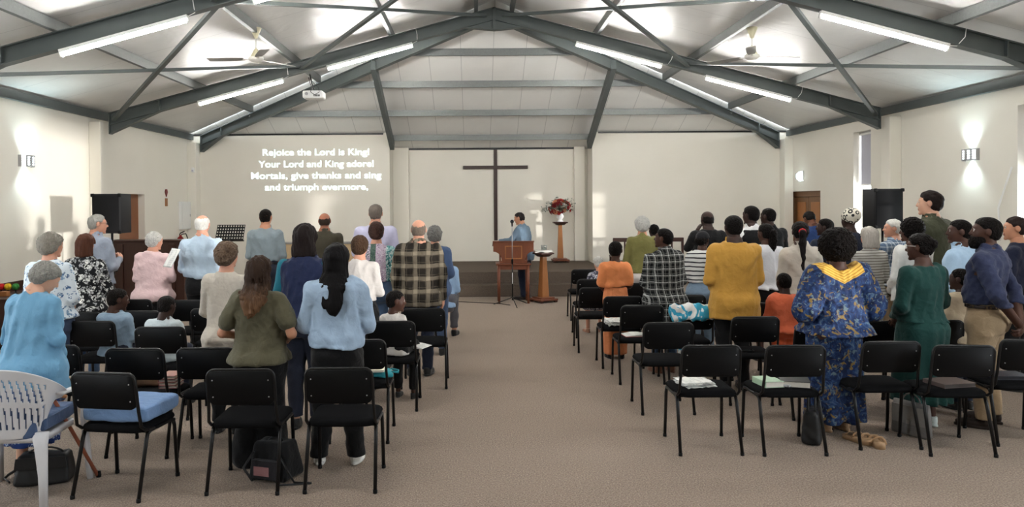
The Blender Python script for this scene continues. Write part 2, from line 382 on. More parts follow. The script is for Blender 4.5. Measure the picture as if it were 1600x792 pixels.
# ------------------------------------------------------------------ lights of the room
k = 0
TL = {0: ['the far frame, outer left', 'the far frame, inner left', 'the far frame, inner right', 'the far frame, outer right'],
      1: ['the near frame, outer left', 'the near frame, inner left at the top edge', 'the near frame, inner right at the top edge', 'the near frame, outer right']}
for j, y in enumerate(PORT[:3]):
    for q, (sx, r) in enumerate(((-1, 4.35), (-1, 2.14), (1, 2.14), (1, 4.35))):
        lab = 'lit white fluorescent tube batten under '+(TL[j][q] if j < 2 else 'a roof frame nearer than the photo shows')
        o = thing('fluorescent_light', lab, 'ceiling light', (XC+sx*r, y-.03, zb(r)-.004), 0, 'fluorescent battens along the roof frames')
        o.rotation_euler = (0, sx*math.atan(.266), 0)
        m = MB(); m.bb(-.76, .76, -.03, .03, -.04, 0); m.build('batten', M_WHITE, o, bevel=.004)
        m = MB(); m.tube([(-.74, 0, -.062), (.74, 0, -.062)], .021, 12); m.build('tube', M_TUBE, o)
        for x in (-.75, .75): MB().bb(x-.012, x+.012, -.018, .018, -.088, -.035).build('lamp_holder', M_WHITE, o)
        if j < 2:
            m = MB(); m.tube([(.76, 0, -.02), (.85, .0, .0), (.88, -.06, .10), (.885, -.03, .21)], .005, 6); m.build('cable', M_WHITE, o)
M_SCON = plain('brushed_steel', (.42, .42, .43), .35, .7, .08)
M_SGL = emit('sconce_glow', (.80, .97, 1.0), 5)
for x, sx, lab in ((XL, 1, 'perforated steel wall light glowing on the left wall'), (XR, -1, 'perforated steel wall light glowing on the right wall')):
    z = 2.52; Y = 10.72
    o = thing('wall_light', lab, 'wall light', (x, Y, z), 0)
    m = MB(); poly = [(.0, -.15), (.05, -.15), (.09, -.11), (.105, 0), (.09, .11), (.05, .15), (.0, .15)]
    outer = [(sx*u, w) for u, w in poly]; inner = [(sx*u*.93, w*.97) for u, w in poly]
    n = len(poly); vs = [(u, w, zz) for zz in (-.085, .085) for u, w in outer]+[(u, w, zz) for zz in (-.085, .085) for u, w in inner]; fs = []
    for i in range(n-1):
        fs += [(i, i+1, i+1+n, i+n), (i+2*n, i+3*n, i+1+3*n, i+1+2*n), (i, i+2*n, i+1+2*n, i+1), (i+n, i+1+n, i+1+3*n, i+3*n)]
    m.add(vs, fs); m.build('shade', M_SCON, o)
    m = MB()
    for i in range(4):
        for (u0, w0), (u1, w1) in ((poly[2], poly[3]), (poly[3], poly[4]), (poly[1], poly[2])):
            zc = -.05+i*.034; dx, dy = u1-u0, w1-w0; L = math.hypot(dx, dy); cu, cw = (u0+u1)/2, (w0+w1)/2
            tx, ty = dx/L*.017, dy/L*.017; nu, nw = dy/L*.002, -dx/L*.002
            if nu < 0: nu, nw = -nu, -nw
            m.add([(sx*(cu-tx+nu), cw-ty+nw, zc-.009), (sx*(cu+tx+nu), cw+ty+nw, zc-.009), (sx*(cu+tx+nu), cw+ty+nw, zc+.009), (sx*(cu-tx+nu), cw-ty+nw, zc+.009)], [(0, 1, 2, 3)])
    m.build('perforation', M_SGL, o)
    m = MB(); m.tube([(sx*.045, -.05, 0), (sx*.045, .05, 0)], .016, 8); m.build('bulb', M_SGL, o)
    for zz in (1, -1):
        l = bpy.data.lights.new('wall_light_glow', 'SPOT'); l.energy = 9; l.spot_size = rad(110); l.spot_blend = .9; l.color = (.72, .95, 1.0); l.shadow_soft_size = .03
        lo = bpy.data.objects.new('wall_light_glow', l); C.objects.link(lo); lo.parent = o; lo.location = (sx*.055, 0, zz*.07); lo.rotation_euler = (PI if zz > 0 else 0, 0, 0)
# bulkhead light above the double door
p = Vector((XR, 16.35, 2.42)); o = thing('exit_light', 'small glowing bulkhead light on a white plate above the double door', 'emergency light', p)
m = MB(); m.bb(-.02, 0, -.13, .13, -.12, .12); m.build('back_plate', M_WHITE, o, bevel=.005)
m = MB(); m.loft([[(-xx, r*math.cos(a), r*math.sin(a)) for a in [2*PI*k/20 for k in range(20)]] for xx, r in ((.02, .095), (.06, .09), (.085, .07), (.095, .03))]); m.build('diffuser', emit('bulkhead_glow', (.8, .97, 1), 3.0), o)
m = MB()
for z in (-.05, -.015, .02, .055): m.bb(-.1, -.055, .035, .10, z-.006, z+.006)
m.build('guard', M_SCON, o)
# outdoor daylight enters through the windows (portals guide the sampling)
for (a, b, c, d), xw, sx in [(w, XR, 1) for w in WR]+[(w, XL, -1) for w in WL_FILL]:
    l = bpy.data.lights.new('window_daylight', 'AREA'); l.shape = 'RECTANGLE'; l.size = d-c; l.size_y = b-a; l.cycles.is_portal = True
    lo = bpy.data.objects.new('window_daylight', l); C.objects.link(lo); lo.location = (xw+sx*.27, (a+b)/2, (c+d)/2); lo.rotation_euler = (0, sx*PI/2, 0)
# ------------------------------------------------------------------ signed-distance modelling of people
A = np.array
def rc(P, a, b, r1, r2):
    a = A(a, np.float32); b = A(b, np.float32); ab = b-a
    t = np.clip(((P-a)@ab)/max(float(ab@ab), 1e-9), 0, 1)
    d = P-a-t[:, None]*ab
    return np.sqrt((d*d).sum(1))-(r1+(r2-r1)*t)
def ell(P, c, r):
    q = P-A(c, np.float32); r = A(r, np.float32)
    k0 = np.sqrt(((q/r)**2).sum(1)); k1 = np.sqrt(((q/(r*r))**2).sum(1))
    return k0*(k0-1)/np.maximum(k1, 1e-6)
def smin(a, b, k):
    h = np.clip(.5+.5*(b-a)/k, 0, 1); return b+(a-b)*h-k*h*(1-h)
def smax(a, b, k): return -smin(-a, -b, k)
def tab_at(tab, z):
    T = A(tab, np.float32); T = T[np.argsort(T[:, 0])]
    return [np.interp(z, T[:, 0], T[:, i]) for i in range(1, T.shape[1])]
def loft(P, tab, n=2.3, add=0.0):
    z = P[:, 2]; r = tab_at(tab, z); a, b, yo = r[0]+add, r[1]+add, r[2]
    xo = r[3] if len(r) > 3 else 0
    d = ((np.abs((P[:, 0]-xo)/a)**n+np.abs((P[:, 1]-yo)/b)**n)**(1/n)-1)*np.minimum(a, b)
    zz = [t[0] for t in tab]
    return np.maximum(d, np.maximum(min(zz)-z, z-max(zz)))
def folds(P, seed, amp, f=1.0):
    r = np.random.RandomState(seed); o = 0
    for i in range(5):
        k = r.normal(size=3)*A([11, 11, 9])*f*(1+.35*i); k2 = r.normal(size=3)*7*f
        o = o+np.sin(P@k.astype(np.float32)+r.rand()*6+1.8*np.sin(P@k2.astype(np.float32)+r.rand()*6))/(1+.25*i)
    return (o*amp/2.2).astype(np.float32)
def creases(P, seed, amp, f=1.0):
    "cloth folds: sharp-bottomed ridges that run and fork like creases"
    r = np.random.RandomState(seed+77); o = 0
    for i in range(4):
        k = r.normal(size=3)*A([10, 10, 7])*f*(1+.45*i); k2 = r.normal(size=3)*6*f
        o = o+(1-1.7*np.abs(np.sin(P@k.astype(np.float32)+r.rand()*6+1.5*np.sin(P@k2.astype(np.float32)+r.rand()*6))))/(1+.35*i)
    return (o*amp/1.5).astype(np.float32)
def nets(f, lo, hi, h, B=8):
    lo = A(lo, np.float32); n = np.ceil((A(hi)-lo)/h).astype(int)+1
    nb = (n+B-1)//B; n = nb*B
    gi = np.stack(np.meshgrid(*[np.arange(k) for k in nb], indexing='ij'), -1).reshape(-1, 3)
    cc = lo+(gi*B+B/2-.5)*h
    d = f(cc.astype(np.float32))
    V = np.repeat(np.repeat(np.repeat(np.sign(d+1e-9).reshape(nb), B, 0), B, 1), B, 2).astype(np.float32)
    act = gi[np.abs(d) < h*B*.9*1.35+.012]
    l = np.stack(np.meshgrid(*[np.arange(B)]*3, indexing='ij'), -1).reshape(-1, 3)
    for s in range(0, len(act), 400):
        idx = (act[s:s+400, None]*B+l[None]).reshape(-1, 3)
        V[idx[:, 0], idx[:, 1], idx[:, 2]] = f((lo+idx*h).astype(np.float32))
    V[0] = V[-1] = 1; V[:, 0] = V[:, -1] = 1; V[:, :, 0] = V[:, :, -1] = 1
    S_ = V < 0
    cnt = sum(S_[i:n[0]-1+i, j:n[1]-1+j, k:n[2]-1+k].astype(np.int8) for i in (0, 1) for j in (0, 1) for k in (0, 1))
    cell = np.argwhere((cnt > 0) & (cnt < 8))
    ID = np.full(n-1, -1, np.int32); ID[tuple(cell.T)] = np.arange(len(cell))
    offs = [(i, j, k) for i in (0, 1) for j in (0, 1) for k in (0, 1)]
    cv = {o: V[cell[:, 0]+o[0], cell[:, 1]+o[1], cell[:, 2]+o[2]] for o in offs}
    acc = np.zeros((len(cell), 3), np.float32); m = np.zeros(len(cell), np.float32)
    for o in offs:
        for ax in range(3):
            if o[ax] == 0:
                p = list(o); p[ax] = 1; p = tuple(p); a, b = cv[o], cv[p]; x = (a < 0) != (b < 0)
                t = np.where(x, a/np.where(x, a-b, 1), 0)
                q = np.repeat(A(o, np.float32)[None], len(cell), 0); q[:, ax] = t
                acc += q*x[:, None]; m += x
    verts = lo+(cell+acc/m[:, None])*h
    quads = []
    for ax in range(3):
        u, w = [(1, 2), (2, 0), (0, 1)][ax]
        s0 = [slice(1, k-1) for k in n]; s1 = [slice(1, k-1) for k in n]; s0[ax] = slice(0, n[ax]-1); s1[ax] = slice(1, n[ax])
        a, b = S_[tuple(s0)], S_[tuple(s1)]
        e = np.argwhere(a != b); fl = a[tuple(e.T)]
        off = np.ones(3, int); off[ax] = 0; e = e+off
        du = np.zeros(3, int); du[u] = 1; dw = np.zeros(3, int); dw[w] = 1
        q = np.stack([ID[tuple((e-du-dw).T)], ID[tuple((e-dw).T)], ID[tuple(e.T)], ID[tuple((e-du).T)]], 1)
        quads.append(np.where(fl[:, None], q, q[:, ::-1]))
    q = np.concatenate(quads); return verts, q[(q >= 0).all(1)]

def skin(name, c):
    t = NT(name); n = t.noise(22, 3); col = t.mix(n, sc(c, .88), sc(c, 1.1)); t.bump(t.noise(160, 2), .08, .003)
    t.b.inputs['Subsurface Weight'].default_value = .08; t.b.inputs['Subsurface Radius'].default_value = (.01, .004, .002)
    return t.done(col, .5, 0, .3)
SKIN = {'pale': skin('pale_skin', srgb(206, 160, 136)), 'pink': skin('pink_skin', srgb(202, 148, 124)), 'tan': skin('tan_skin', srgb(186, 132, 104)), 'brown': skin('brown_skin', srgb(104, 66, 48)),
        'dark': skin('dark_skin', srgb(70, 44, 34)), 'deep': skin('deep_skin', srgb(54, 35, 29)), 'ruddy': skin('ruddy_skin', srgb(158, 100, 76))}
M_EYE = plain('eye_white', (.42, .39, .36), .3, 0, .02); M_IRIS = plain('eye_iris', (.02, .014, .01), .15, 0, .1)
LIPS = {k: skin('lips_'+k, sc(v, .8)) for k, v in {'pale': srgb(190, 120, 110), 'pink': srgb(190, 116, 108), 'tan': srgb(160, 98, 86), 'brown': srgb(98, 54, 46), 'dark': srgb(78, 42, 38), 'deep': srgb(66, 38, 34), 'ruddy': srgb(140, 80, 70)}.items()}
_hm = {}
def hairmat(c, curl=0, tip=None):
    k = (tuple(c), curl, tip)
    if k not in _hm:
        t = NT('hair')
        if curl:
            n = t.noise(70, 4, dist=1.5); v = t.vor(90); w_ = t.noise(26, 3, t.map((1, 1, .45)), dist=2.5); h = t.math('ADD', t.math('ADD', n, v), t.math('MULTIPLY', w_, 3)); col = t.mix(t.math('MULTIPLY', t.math('ADD', n, w_), .5), sc(c, .35), sc(c, 1.6)); t.bump(h, .9, .012)
        else:
            v = t.map((90, 90, 7)); n = t.noise(1.6, 4, v, dist=.8); c1, c2 = sc(c, .5), sc(c, 1.5)
            if tip: f_ = t.step(t.math('ADD', t.xyz()[2], t.math('MULTIPLY', n, -.12)), tip[1]+.1, tip[1]-.12); c1 = t.mix(f_, c1, sc(tip[0], .6)); c2 = t.mix(f_, c2, sc(tip[0], 1.4))
            col = t.mix(n, c1, c2); t.bump(n, .7, .008)
        _hm[k] = t.done(col, .5, 0, .07+.2*min(1, sum(c)/1.2))
    return _hm[k]

def head_core(Q):
    d = smin(ell(Q, (0, -.012, .03), (.076, .096, .083)), ell(Q, (0, .025, -.045), (.054, .064, .068)), .035)
    return d
def head_sdf(Q, fem=False, nose=1.0):
    d = head_core(Q)
    d = smin(d, ell(Q, (0, .05, -.015), (.057, .042, .055)), .02)
    d = smin(d, rc(Q, (-.03, .074, .036), (.03, .074, .036), .013, .013), .02)
    for s in (-1, 1):
        d = smax(d, -(np.sqrt(((Q-A((s*.031, .101, .017)))**2).sum(1))-.015), .012)
        d = smin(d, ell(Q, (s*.079, -.010, .002), (.010, .021, .031)), .012)
        d = smin(d, np.sqrt(((Q-A((s*.031, .079, .017)))**2).sum(1))-.0125, .003)
    d = smin(d, rc(Q, (0, .086, .02), (0, .104*nose, -.016), .009, .0125), .012)
    for s in (-1, 1): d = smin(d, np.sqrt(((Q-A((s*.011, .095, -.019)))**2).sum(1))-.009, .008)
    d = smin(d, ell(Q, (0, .088, -.050), (.024, .010, .0065)), .005)
    d = smin(d, ell(Q, (0, .086, -.061), (.021, .010, .0075)), .005)
    d = smin(d, ell(Q, (0, .078, -.095), (.02, .016, .016)), .02)
    r = .047 if fem else .055
    d = smin(d, rc(Q, (0, -.02, -.04), (0, -.034, -.155), r, r*1.08), .025)
    return np.maximum(d, -.15-Q[:, 2])

def zline(y, low):
    return np.interp(y, [-.11, -.06, -.025, .0, .012, .035, .05, .075, .11], [low, low, low*.8, .0, .015, .03, .055, .072, .082])
def hair_sdf(Q, st, seed, o):
    c = smin(ell(Q, (0, -.012, .03), (.076, .096, .083)), ell(Q, (0, -.03, -.035), (.058, .064, .06)), .03)
    z, y, x = Q[:, 2], Q[:, 1], Q[:, 0]
    if st in ('short', 'crop'):
        zl = zline(y, o.get('low', -.062)); t = o.get('t', .012 if st == 'short' else .006)*np.clip(.3+(z-zl)/.05, .3, 1)
        e_ = folds(Q, seed+1, .006, 6)+folds(Q, seed+2, .004, 14); d = np.maximum(c-t-(folds(Q, seed, .004, 5)+folds(Q*A([1, 1, .5]), seed+9, .002, 13) if st == 'short' else folds(Q, seed, .0015, 12)), (zl-z+e_)*.7)
        for sd in (-1, 1): d = smax(d, -ell(Q, (sd*.088, -.004, -.004), (.032, .027, .040)), .006)
        return np.maximum(d, -(c+.006))
    if st == 'fringe':
        e_ = folds(Q, seed+1, .007, 7)+folds(Q, seed+2, .006, 15)
        tp = o.get('top', .045); th = np.clip((tp+.01-z)/.05, 0, 1)
        d = np.maximum(c-.0015-.0075*th-folds(Q, seed, .0015, 8), (zline(y, -.058)-z+e_*.6)*.7)
        return np.maximum(np.maximum(d, (z-tp-.02*(np.abs(x)/.07)**2+e_*1.5)*.6), y-.03+e_)
    if st == 'curly':
        t = o.get('t', .03); low = o.get('low', -.075)
        d = ell(Q, (0, -.022, .028), (.078+t, .094+t, .086+t)); d = smin(d, ell(Q, (0, -.05, -.03), (.064+t*.8, .055+t*.6, .06)), .04)
        d = d-creases(Q, seed, o.get('amp', .009)*.8, 4.2)-folds(Q, seed, o.get('amp', .009)*.5, 5)-folds(Q, seed+4, .003, 12)
        d = np.maximum(d, (zline(y, low)-.012-z+folds(Q, seed+2, .008, 8))*.8)
        return np.maximum(d, -smax(ell(Q, (0, .08, -.01), (.07, .06, .075)), -(c+.004), .01))
    if st == 'afro':
        r = o.get('r', .15); d = ell(Q, o.get('c', (0, -.02, .05)), (r, r*.97, r*.98))-folds(Q, seed, .006, 7)-folds(Q, seed+3, .005, 12)
        return np.maximum(d, -ell(Q, (0, .10, -.035), (.082, .10, .10)))
    if st in ('bob', 'long'):
        L = o.get('L', .13); wv = o.get('wave', .006); w = o.get('w', 1.0)
        cap = np.maximum(c-.024, (zline(y, -.2)-z)*.7)
        T = [(.02, .085*w, .092, -.03), (-.04, .094*w, .085, -.04), (-.09, .10*w, .075, -.046)]
        if st == 'bob': T += [(-L+.01, .103*w, .070, -.042), (-L-.004, .085*w, .055, -.04)]
        else:
            T += [(-.14, .110*w, .055, -.085), (-.20, .106*w, .042, -.128), (-L+.10, .088*w, .036, -.148, o.get('sw', 0)*.1), (-L+.04, .052*w, .028, -.156, o.get('sw', 0)*.4), (-L, .016*w, .014, -.156, o.get('sw', 0)*.7)]
            T = [r_ if len(r_) > 4 else r_+(0,) for r_ in T]
        d = loft(Q, T, 2.2)
        d = smin(cap, d, .02)-folds(Q*A([1.6, 1.6, .5]), seed, wv, 3.2)-folds(Q*A([2.6, 2.6, .35]), seed+1, wv*.5, 5)
        return np.maximum(d, -np.maximum(ell(Q, (0, .10, -.05), (.07, .10, .14)), -y-.0))
    if st == 'wrap':
        d = smin(ell(Q, (0, -.02, .045), (.095, .112, .092)), ell(Q, (0, -.05, .075), (.10, .105, .085)), .03)-folds(Q, seed, .003, 3)
        return np.maximum(d, (np.interp(y, [-.12, -.03, .03, .1], [-.05, -.01, .03, .06])-z)*.8)
    if st == 'cap':
        d = np.maximum(c-.014, (np.interp(y, [-.11, 0, .1], [-.012, .02, .05])-z))
        return d
    return c
def hair_extra(st):
    return {'curly': .02, 'afro': .085, 'bob': .02, 'long': .02, 'short': .01, 'wrap': .05, 'cap': .012}.get(st, .004)

MALE = [(.455, .092, .072, 0), (.50, .099, .077, -.008), (.55, .096, .070, -.002), (.60, .090, .063, .003), (.66, .095, .066, .002), (.72, .104, .070, -.003), (.77, .110, .068, -.008), (.80, .102, .058, -.012), (.822, .074, .045, -.016), (.842, .044, .038, -.014), (.875, .035, .036, -.008)]
FEM = [(.455, .096, .074, 0), (.50, .104, .082, -.010), (.55, .095, .070, -.003), (.615, .079, .058, .004), (.67, .085, .063, .006), (.72, .091, .070, .008), (.765, .095, .062, -.002), (.797, .089, .052, -.010), (.822, .066, .042, -.014), (.842, .038, .033, -.012), (.875, .031, .032, -.006)]

def person(label, px, ytop, s, sex='M', skn='pale', hair=('short', (.02, .015, .012)), top=None, bottom=None, arms='hold', yaw=0, hyaw=0, hpitch=0, w=1.0, g=1.0, lean=0, side=0,
           seat=None, shoes=(.02, .02, .02), child=False, extra=(), ho=None, stance=.0, feet=0, bald=None, armsLR=None, X=None, cat='person', group=None, look=None, soles=None):
    Y = F/s; ho = ho or {}
    hor = 319.0+.0066*(743-px)
    st, hc = hair
    ex = hair_extra(st) if st != 'afro' else max(ho.get('r', .15)+ho.get('c', (0, 0, .05))[2]-.1125, 0)
    H = CAMZ-(ytop-hor)/s-ex*(1 if not child else .9)
    lost = lean*lean*.2 if lean else 0
    if hpitch < -15: H += (-hpitch-15)*.0014
    X = (px-743)/s if X is None else X
    full = H+lost*H if seat is None else (H-seat+.03)/.505            # seated: standing height from the sitting height
    hh = full*(.131 if not child else (.165 if full < 1.25 else .15))
    if seat is not None: full = full*1.0
    Hb = (full-hh)/.869; kh = hh/.225
    fem = sex == 'F'
    hip_z = .53*Hb; dz = 0 if seat is None else hip_z-(seat+.05)
    root = thing('person', label, cat, (X, Y, feet), rad(yaw), group)
    seed = int(px*7+ytop) % 9973
    # ---- warp (lean forward above the hips), world-ish person frame -> body frame
    def inv(P):
        Q = P.copy(); Q[:, 2] = P[:, 2]+dz
        u = np.maximum(Q[:, 2]-hip_z, 0)
        Q[:, 1] = Q[:, 1]-lean*u-lean*.3*u*u; Q[:, 0] = Q[:, 0]-side*u
        return Q.astype(np.float32)
    def fwd(p):
        p = A(p, float).copy(); u = max(p[2]-hip_z, 0); p[1] += lean*u+lean*.3*u*u; p[0] += side*u; p[2] -= dz; return p
    base = FEM if fem else MALE
    T = [(z*Hb, a*Hb*(1+(w-1)*float(np.interp(z, [.56, .70], [.3, 1])))*(1+(g-1)*np.clip((.80-z)/.1, 0, 1)), b*Hb*(1+(g-1)*1.3*np.clip((.80-z)/.1, 0, 1))*(1 if z > .8 else (w+1)/2), y*Hb) for z, a, b, y in base]
    sh = (.088 if fem else .098)*Hb*w; rs = (.030 if fem else .036)*Hb
    # ---- arms (body frame)
    def arm(sd, pose):
        Sx = A((sd*sh, -.012*Hb, .795*Hb))
        spread = .028*Hb*max(1, g*.98)
        poses = {'hold': ((sd*(sh+spread*1.25), .012*Hb, .63*Hb), (sd*.055*Hb, .155*Hb, .665*Hb)),
                 'low': ((sd*(sh+spread*1.2), .0, .63*Hb), (sd*.03*Hb, .135*Hb, .53*Hb)),
                 'down': ((sd*(sh+spread*1.2), -.006*Hb, .635*Hb), (sd*(sh+spread*1.3), .02*Hb, .49*Hb)),
                 'back': ((sd*(sh+spread*1.8), -.075*Hb, .645*Hb), (sd*.022*Hb, -.135*Hb, .50*Hb)),
                 'bent': ((sd*(sh+spread*2.5), -.035*Hb, .635*Hb), (sd*.10*Hb, .12*Hb, .585*Hb)),
                 'chin': ((sd*(sh+spread), .09*Hb, .69*Hb), (sd*.055*Hb, .09*Hb, .83*Hb)),
                 'desk': ((sd*(sh+.01), .10*Hb, .675*Hb), (sd*(.075*Hb), .255*Hb, .66*Hb)),
                 'knee': ((sd*(sh+spread*.9), .03*Hb, .64*Hb), (sd*.06*Hb, .16*Hb, .58*Hb)),
                 'hip': ((sd*(sh+spread*2.0), -.04*Hb, .65*Hb), (sd*(sh+spread*.4), .06*Hb, .57*Hb))}
        e, wr = poses[pose]; return Sx, A(e, float), A(wr, float)
    pl, pr = armsLR or (arms, arms)
    AR = [(-1, pl)+arm(-1, pl), (1, pr)+arm(1, pr)]
    ra, re, rw = ((.027, .0215, .0155) if fem else (.031, .0245, .018))
    ra, re, rw = ra*Hb*(.5+.5*g), re*Hb*(.6+.4*g), rw*Hb
    def arms_sdf(Q, add, f=1.0, cut=1.0, k=.03):
        d = None
        for sd, po, a, b, c in AR:
            e = rc(Q, a, b, rs+add, re+add)
            if cut > .5:
                t = (cut-.5)*2; c2 = b+(c-b)*t; e = smin(e, rc(Q, b, c2, re+add, re+(rw-re)*t+add*1.05), .02)
            else:
                t = cut*2; e = rc(Q, a, a+(b-a)*t, rs+add, rs+(re-rs)*t+add*1.25)
            d = e if d is None else np.minimum(d, e)
        return d
    # ---- legs (person frame)
    lx = .050*Hb*(1 if not fem else .98)*(.7+.3*g)
    if seat is None:
        K = [(sd, A((sd*lx, 0, .50*Hb)), A((sd*lx*1.05+sd*stance*.5, .012*Hb, .285*Hb)), A((sd*(lx*1.02+stance), -.012*Hb, .045*Hb))) for sd in (-1, 1)]
    else:
        hz = seat+.075*Hb*.6
        K = [(sd, A((sd*lx*1.1, -.0*Hb, hz+.01)), A((sd*lx*1.5, .235*Hb, hz+.02)), A((sd*lx*1.5, .225*Hb, .05*Hb))) for sd in (-1, 1)]
        if K[0][2][2] < .27*Hb*0.9 and child:
            pass
    rth, rkn, rcf, ran = .054*Hb*(.55+.45*g), .034*Hb, .032*Hb, .022*Hb
    def legs_sdf(P, add, rh=1.0, flare=0):
        d = None
        for sd, a, b, c in K:
            e = smin(rc(P, a, b, rth*rh+add, rkn+add*1.2), rc(P, b, c, rkn+add*1.2, ran+add*1.6+flare), .03)
            if seat is None: e = smin(e, rc(P, b+A((0, -.012*Hb, -.05*Hb)), b+A((0, -.012*Hb, -.13*Hb)), rcf+add*.6, rcf*.8+add*.6), .03)
            d = e if d is None else smin(d, e, .012)
        return d
    fine = s > 140; hB = .014 if fine else .02
    # ---- body
    def f_body(P):
        Q = inv(P); d = smin(loft(Q, T), arms_sdf(Q, 0), .03)
        neck = fwd((0, -.012*Hb, .85*Hb)); d = smin(d, rc(Q, (0, -.014*Hb, .82*Hb), (0, -.002*Hb, .875*Hb), .036*Hb, .030*Hb), .02)
        if seat is not None:
            d = smin(d, rc(P, K[0][1], K[1][1], .06*Hb, .06*Hb), .04)
        return smin(d, legs_sdf(P, 0), .03)
    ymax = .35*Hb+abs(lean)*.5*Hb
    bx = (sh+.14*Hb)*1.05+abs(side)*.4
    v, q = nets(f_body, (-bx, -.32*Hb, .03), (bx, ymax+.1, .9*Hb-dz+.02), hB)
    vs, qs, fm = [v], [q], [np.zeros(len(q), int)]; nv = len(v)
    # ---- head
    npiv = fwd((0, -.006*Hb, .862*Hb)); la = math.atan(lean*.6) if lean else 0
    Rh = Matrix.Rotation(rad(hyaw), 3, 'Z') @ Matrix.Rotation(rad(hpitch)-la*.5, 3, 'X')
    Rn = A(Rh); piv = A((0, -.02, -.105))*kh
    hc0 = npiv-Rn@piv+A((0, 0, 0)); hc0[2] += (.869*Hb+dz*0-.862*Hb)*.4
    def toh(P): return (((P-hc0)@Rn)/kh).astype(np.float32)
    def fromh(p): return Rn@(A(p, float)*kh)+hc0
    hH = (.0065 if fine else .0085)
    def f_head(P): return head_sdf(toh(P), fem)*kh
    R1 = .17*kh
    v, q = nets(f_head, hc0-R1, hc0+R1, hH)
    cen = toh(v[q].mean(1)); m = np.zeros(len(q), int)
    for sd in (-1, 1):
        de = np.sqrt(((cen-A((sd*.031, .079, .017)))**2).sum(1)); m[(de < .0148) & (cen[:, 1] > .082)] = 1
        di = np.sqrt(((cen-A((sd*.031, .0915, .017)))**2).sum(1)); m[(di < .0075)] = 2
    m[(np.abs(cen[:, 2]+.0555) < .0125) & (np.abs(cen[:, 0]) < .021) & (cen[:, 1] > .088)] = 3
    vs.append(v); qs.append(q+nv); fm.append(m); nv += len(v)
    # ---- hands
    kf = Hb/1.75*(.95 if fem else 1)
    for sd, po, a, b, c in AR:
        a, b, c = fwd(a), fwd(b), fwd(c); d = (c-b)/np.linalg.norm(c-b)
        if po in ('hold', 'low', 'knee', 'bent', 'back', 'hip'): inw = A((-sd, 0, 0.)) if po not in ('back',) else A((0, 1., 0))
        elif po == 'desk': inw = A((0, 0, -1.))
        else: inw = A((-sd, .15, 0))
        if po == 'back': d = A((-sd*.75, -.1, -.65)); d /= np.linalg.norm(d)
        if po == 'desk': d = A((-sd*.15, .95, -.25)); d /= np.linalg.norm(d)
        if po in ('hold',): d = A((-sd*.35, .8, .45)); d /= np.linalg.norm(d)
        n = inw-d*(inw@d); n /= np.linalg.norm(n); sdir = np.cross(d, n)
        if po == 'down' or po == 'hip': thumb = A((0, 1., 0))
        elif po == 'desk': thumb = A((-sd, 0, 0.))
        else: thumb = A((0, 0, 1.))
        if sdir@thumb < 0: sdir = -sdir
        Mh = np.stack([sdir, d, n], 1)
        curl = .9 if po in ('hold', 'knee', 'back', 'bent', 'low') else (.25 if po == 'desk' else .55)
        def f_hand(P):
            L = ((P-c)@Mh/kf).astype(np.float32)
            e = smin(rc(L, (0, -.03, 0), (0, .02, 0), .026, .024), ell(L, (0, .05, .0), (.042, .052, .017)), .02)
            for i, (fx, fl) in enumerate(((.030, .072), (.010, .082), (-.010, .076), (-.030, .058))):
                p = A((fx, .085-abs(fx)*.25, 0.)); an = 0; seg = (fl*.45, fl*.32, fl*.25); r = .0105 if i < 3 else .009
                for j, sl in enumerate(seg):
                    an += curl*(.55+.25*j); p2 = p+A((fx*.06, math.cos(an)*sl, math.sin(an)*sl)); e = smin(e, rc(L, p, p2, r-.0008*j, r-.0008*(j+1)), .006 if j else .010); p = p2
            t0 = A((.026, .022, .004)); t1 = A((.056, .052, .016)); t2 = A((.060, .083, .026))
            e = smin(e, rc(L, t0, t1, .015, .0125), .015); e = smin(e, rc(L, t1, t2, .0115, .0095), .006)
            return e*kf
        v, q = nets(f_hand, c-.16*kf-A((.04,)*3)*kf, c+.20*kf, .0055 if fine else .008)
        vs.append(v); qs.append(q+nv); fm.append(np.zeros(len(q), int)); nv += len(v)
    mesh_np('body', np.concatenate(vs), np.concatenate(qs), [SKIN[skn], M_EYE, M_IRIS, LIPS[skn]], root, True, np.concatenate(fm))
    # ---- hair
    def part(nm, f, lo, hi, h, m): 
        v, q = nets(f, lo, hi, h)
        return mesh_np(nm, v, q, m, root) if len(v) else None
    if st:
        ext = ho.get('L', .13) if st == 'long' else .13
        lo = hc0-A((.19, .26, max(.17, ext+.04)))*kh; hi = hc0+A((.19, .19, .21))*kh
        nm, mm = ('hair', hairmat(hc, int(st in ('curly', 'afro', 'crop')), ho.get('tip'))) if st not in ('wrap', 'cap') else ({'wrap': 'headwrap', 'cap': 'cap'}[st], hc)
        hho = part(nm, lambda P: hair_sdf(toh(P), st, seed, ho)*kh, lo, hi, .0075 if fine else .0095, mm)
        if st == 'cap':
            part('cap_peak', lambda P: (lambda Q: np.maximum(np.abs(Q[:, 2]-.042+.25*(Q[:, 1]-.08))-.004, np.maximum(np.sqrt(Q[:, 0]**2+(Q[:, 1]-.06)**2)-.085, .055-Q[:, 1])))(toh(P))*kh, hc0-A((.15, .15, .1))*kh, hc0+A((.15, .2, .15))*kh, .006, hc)
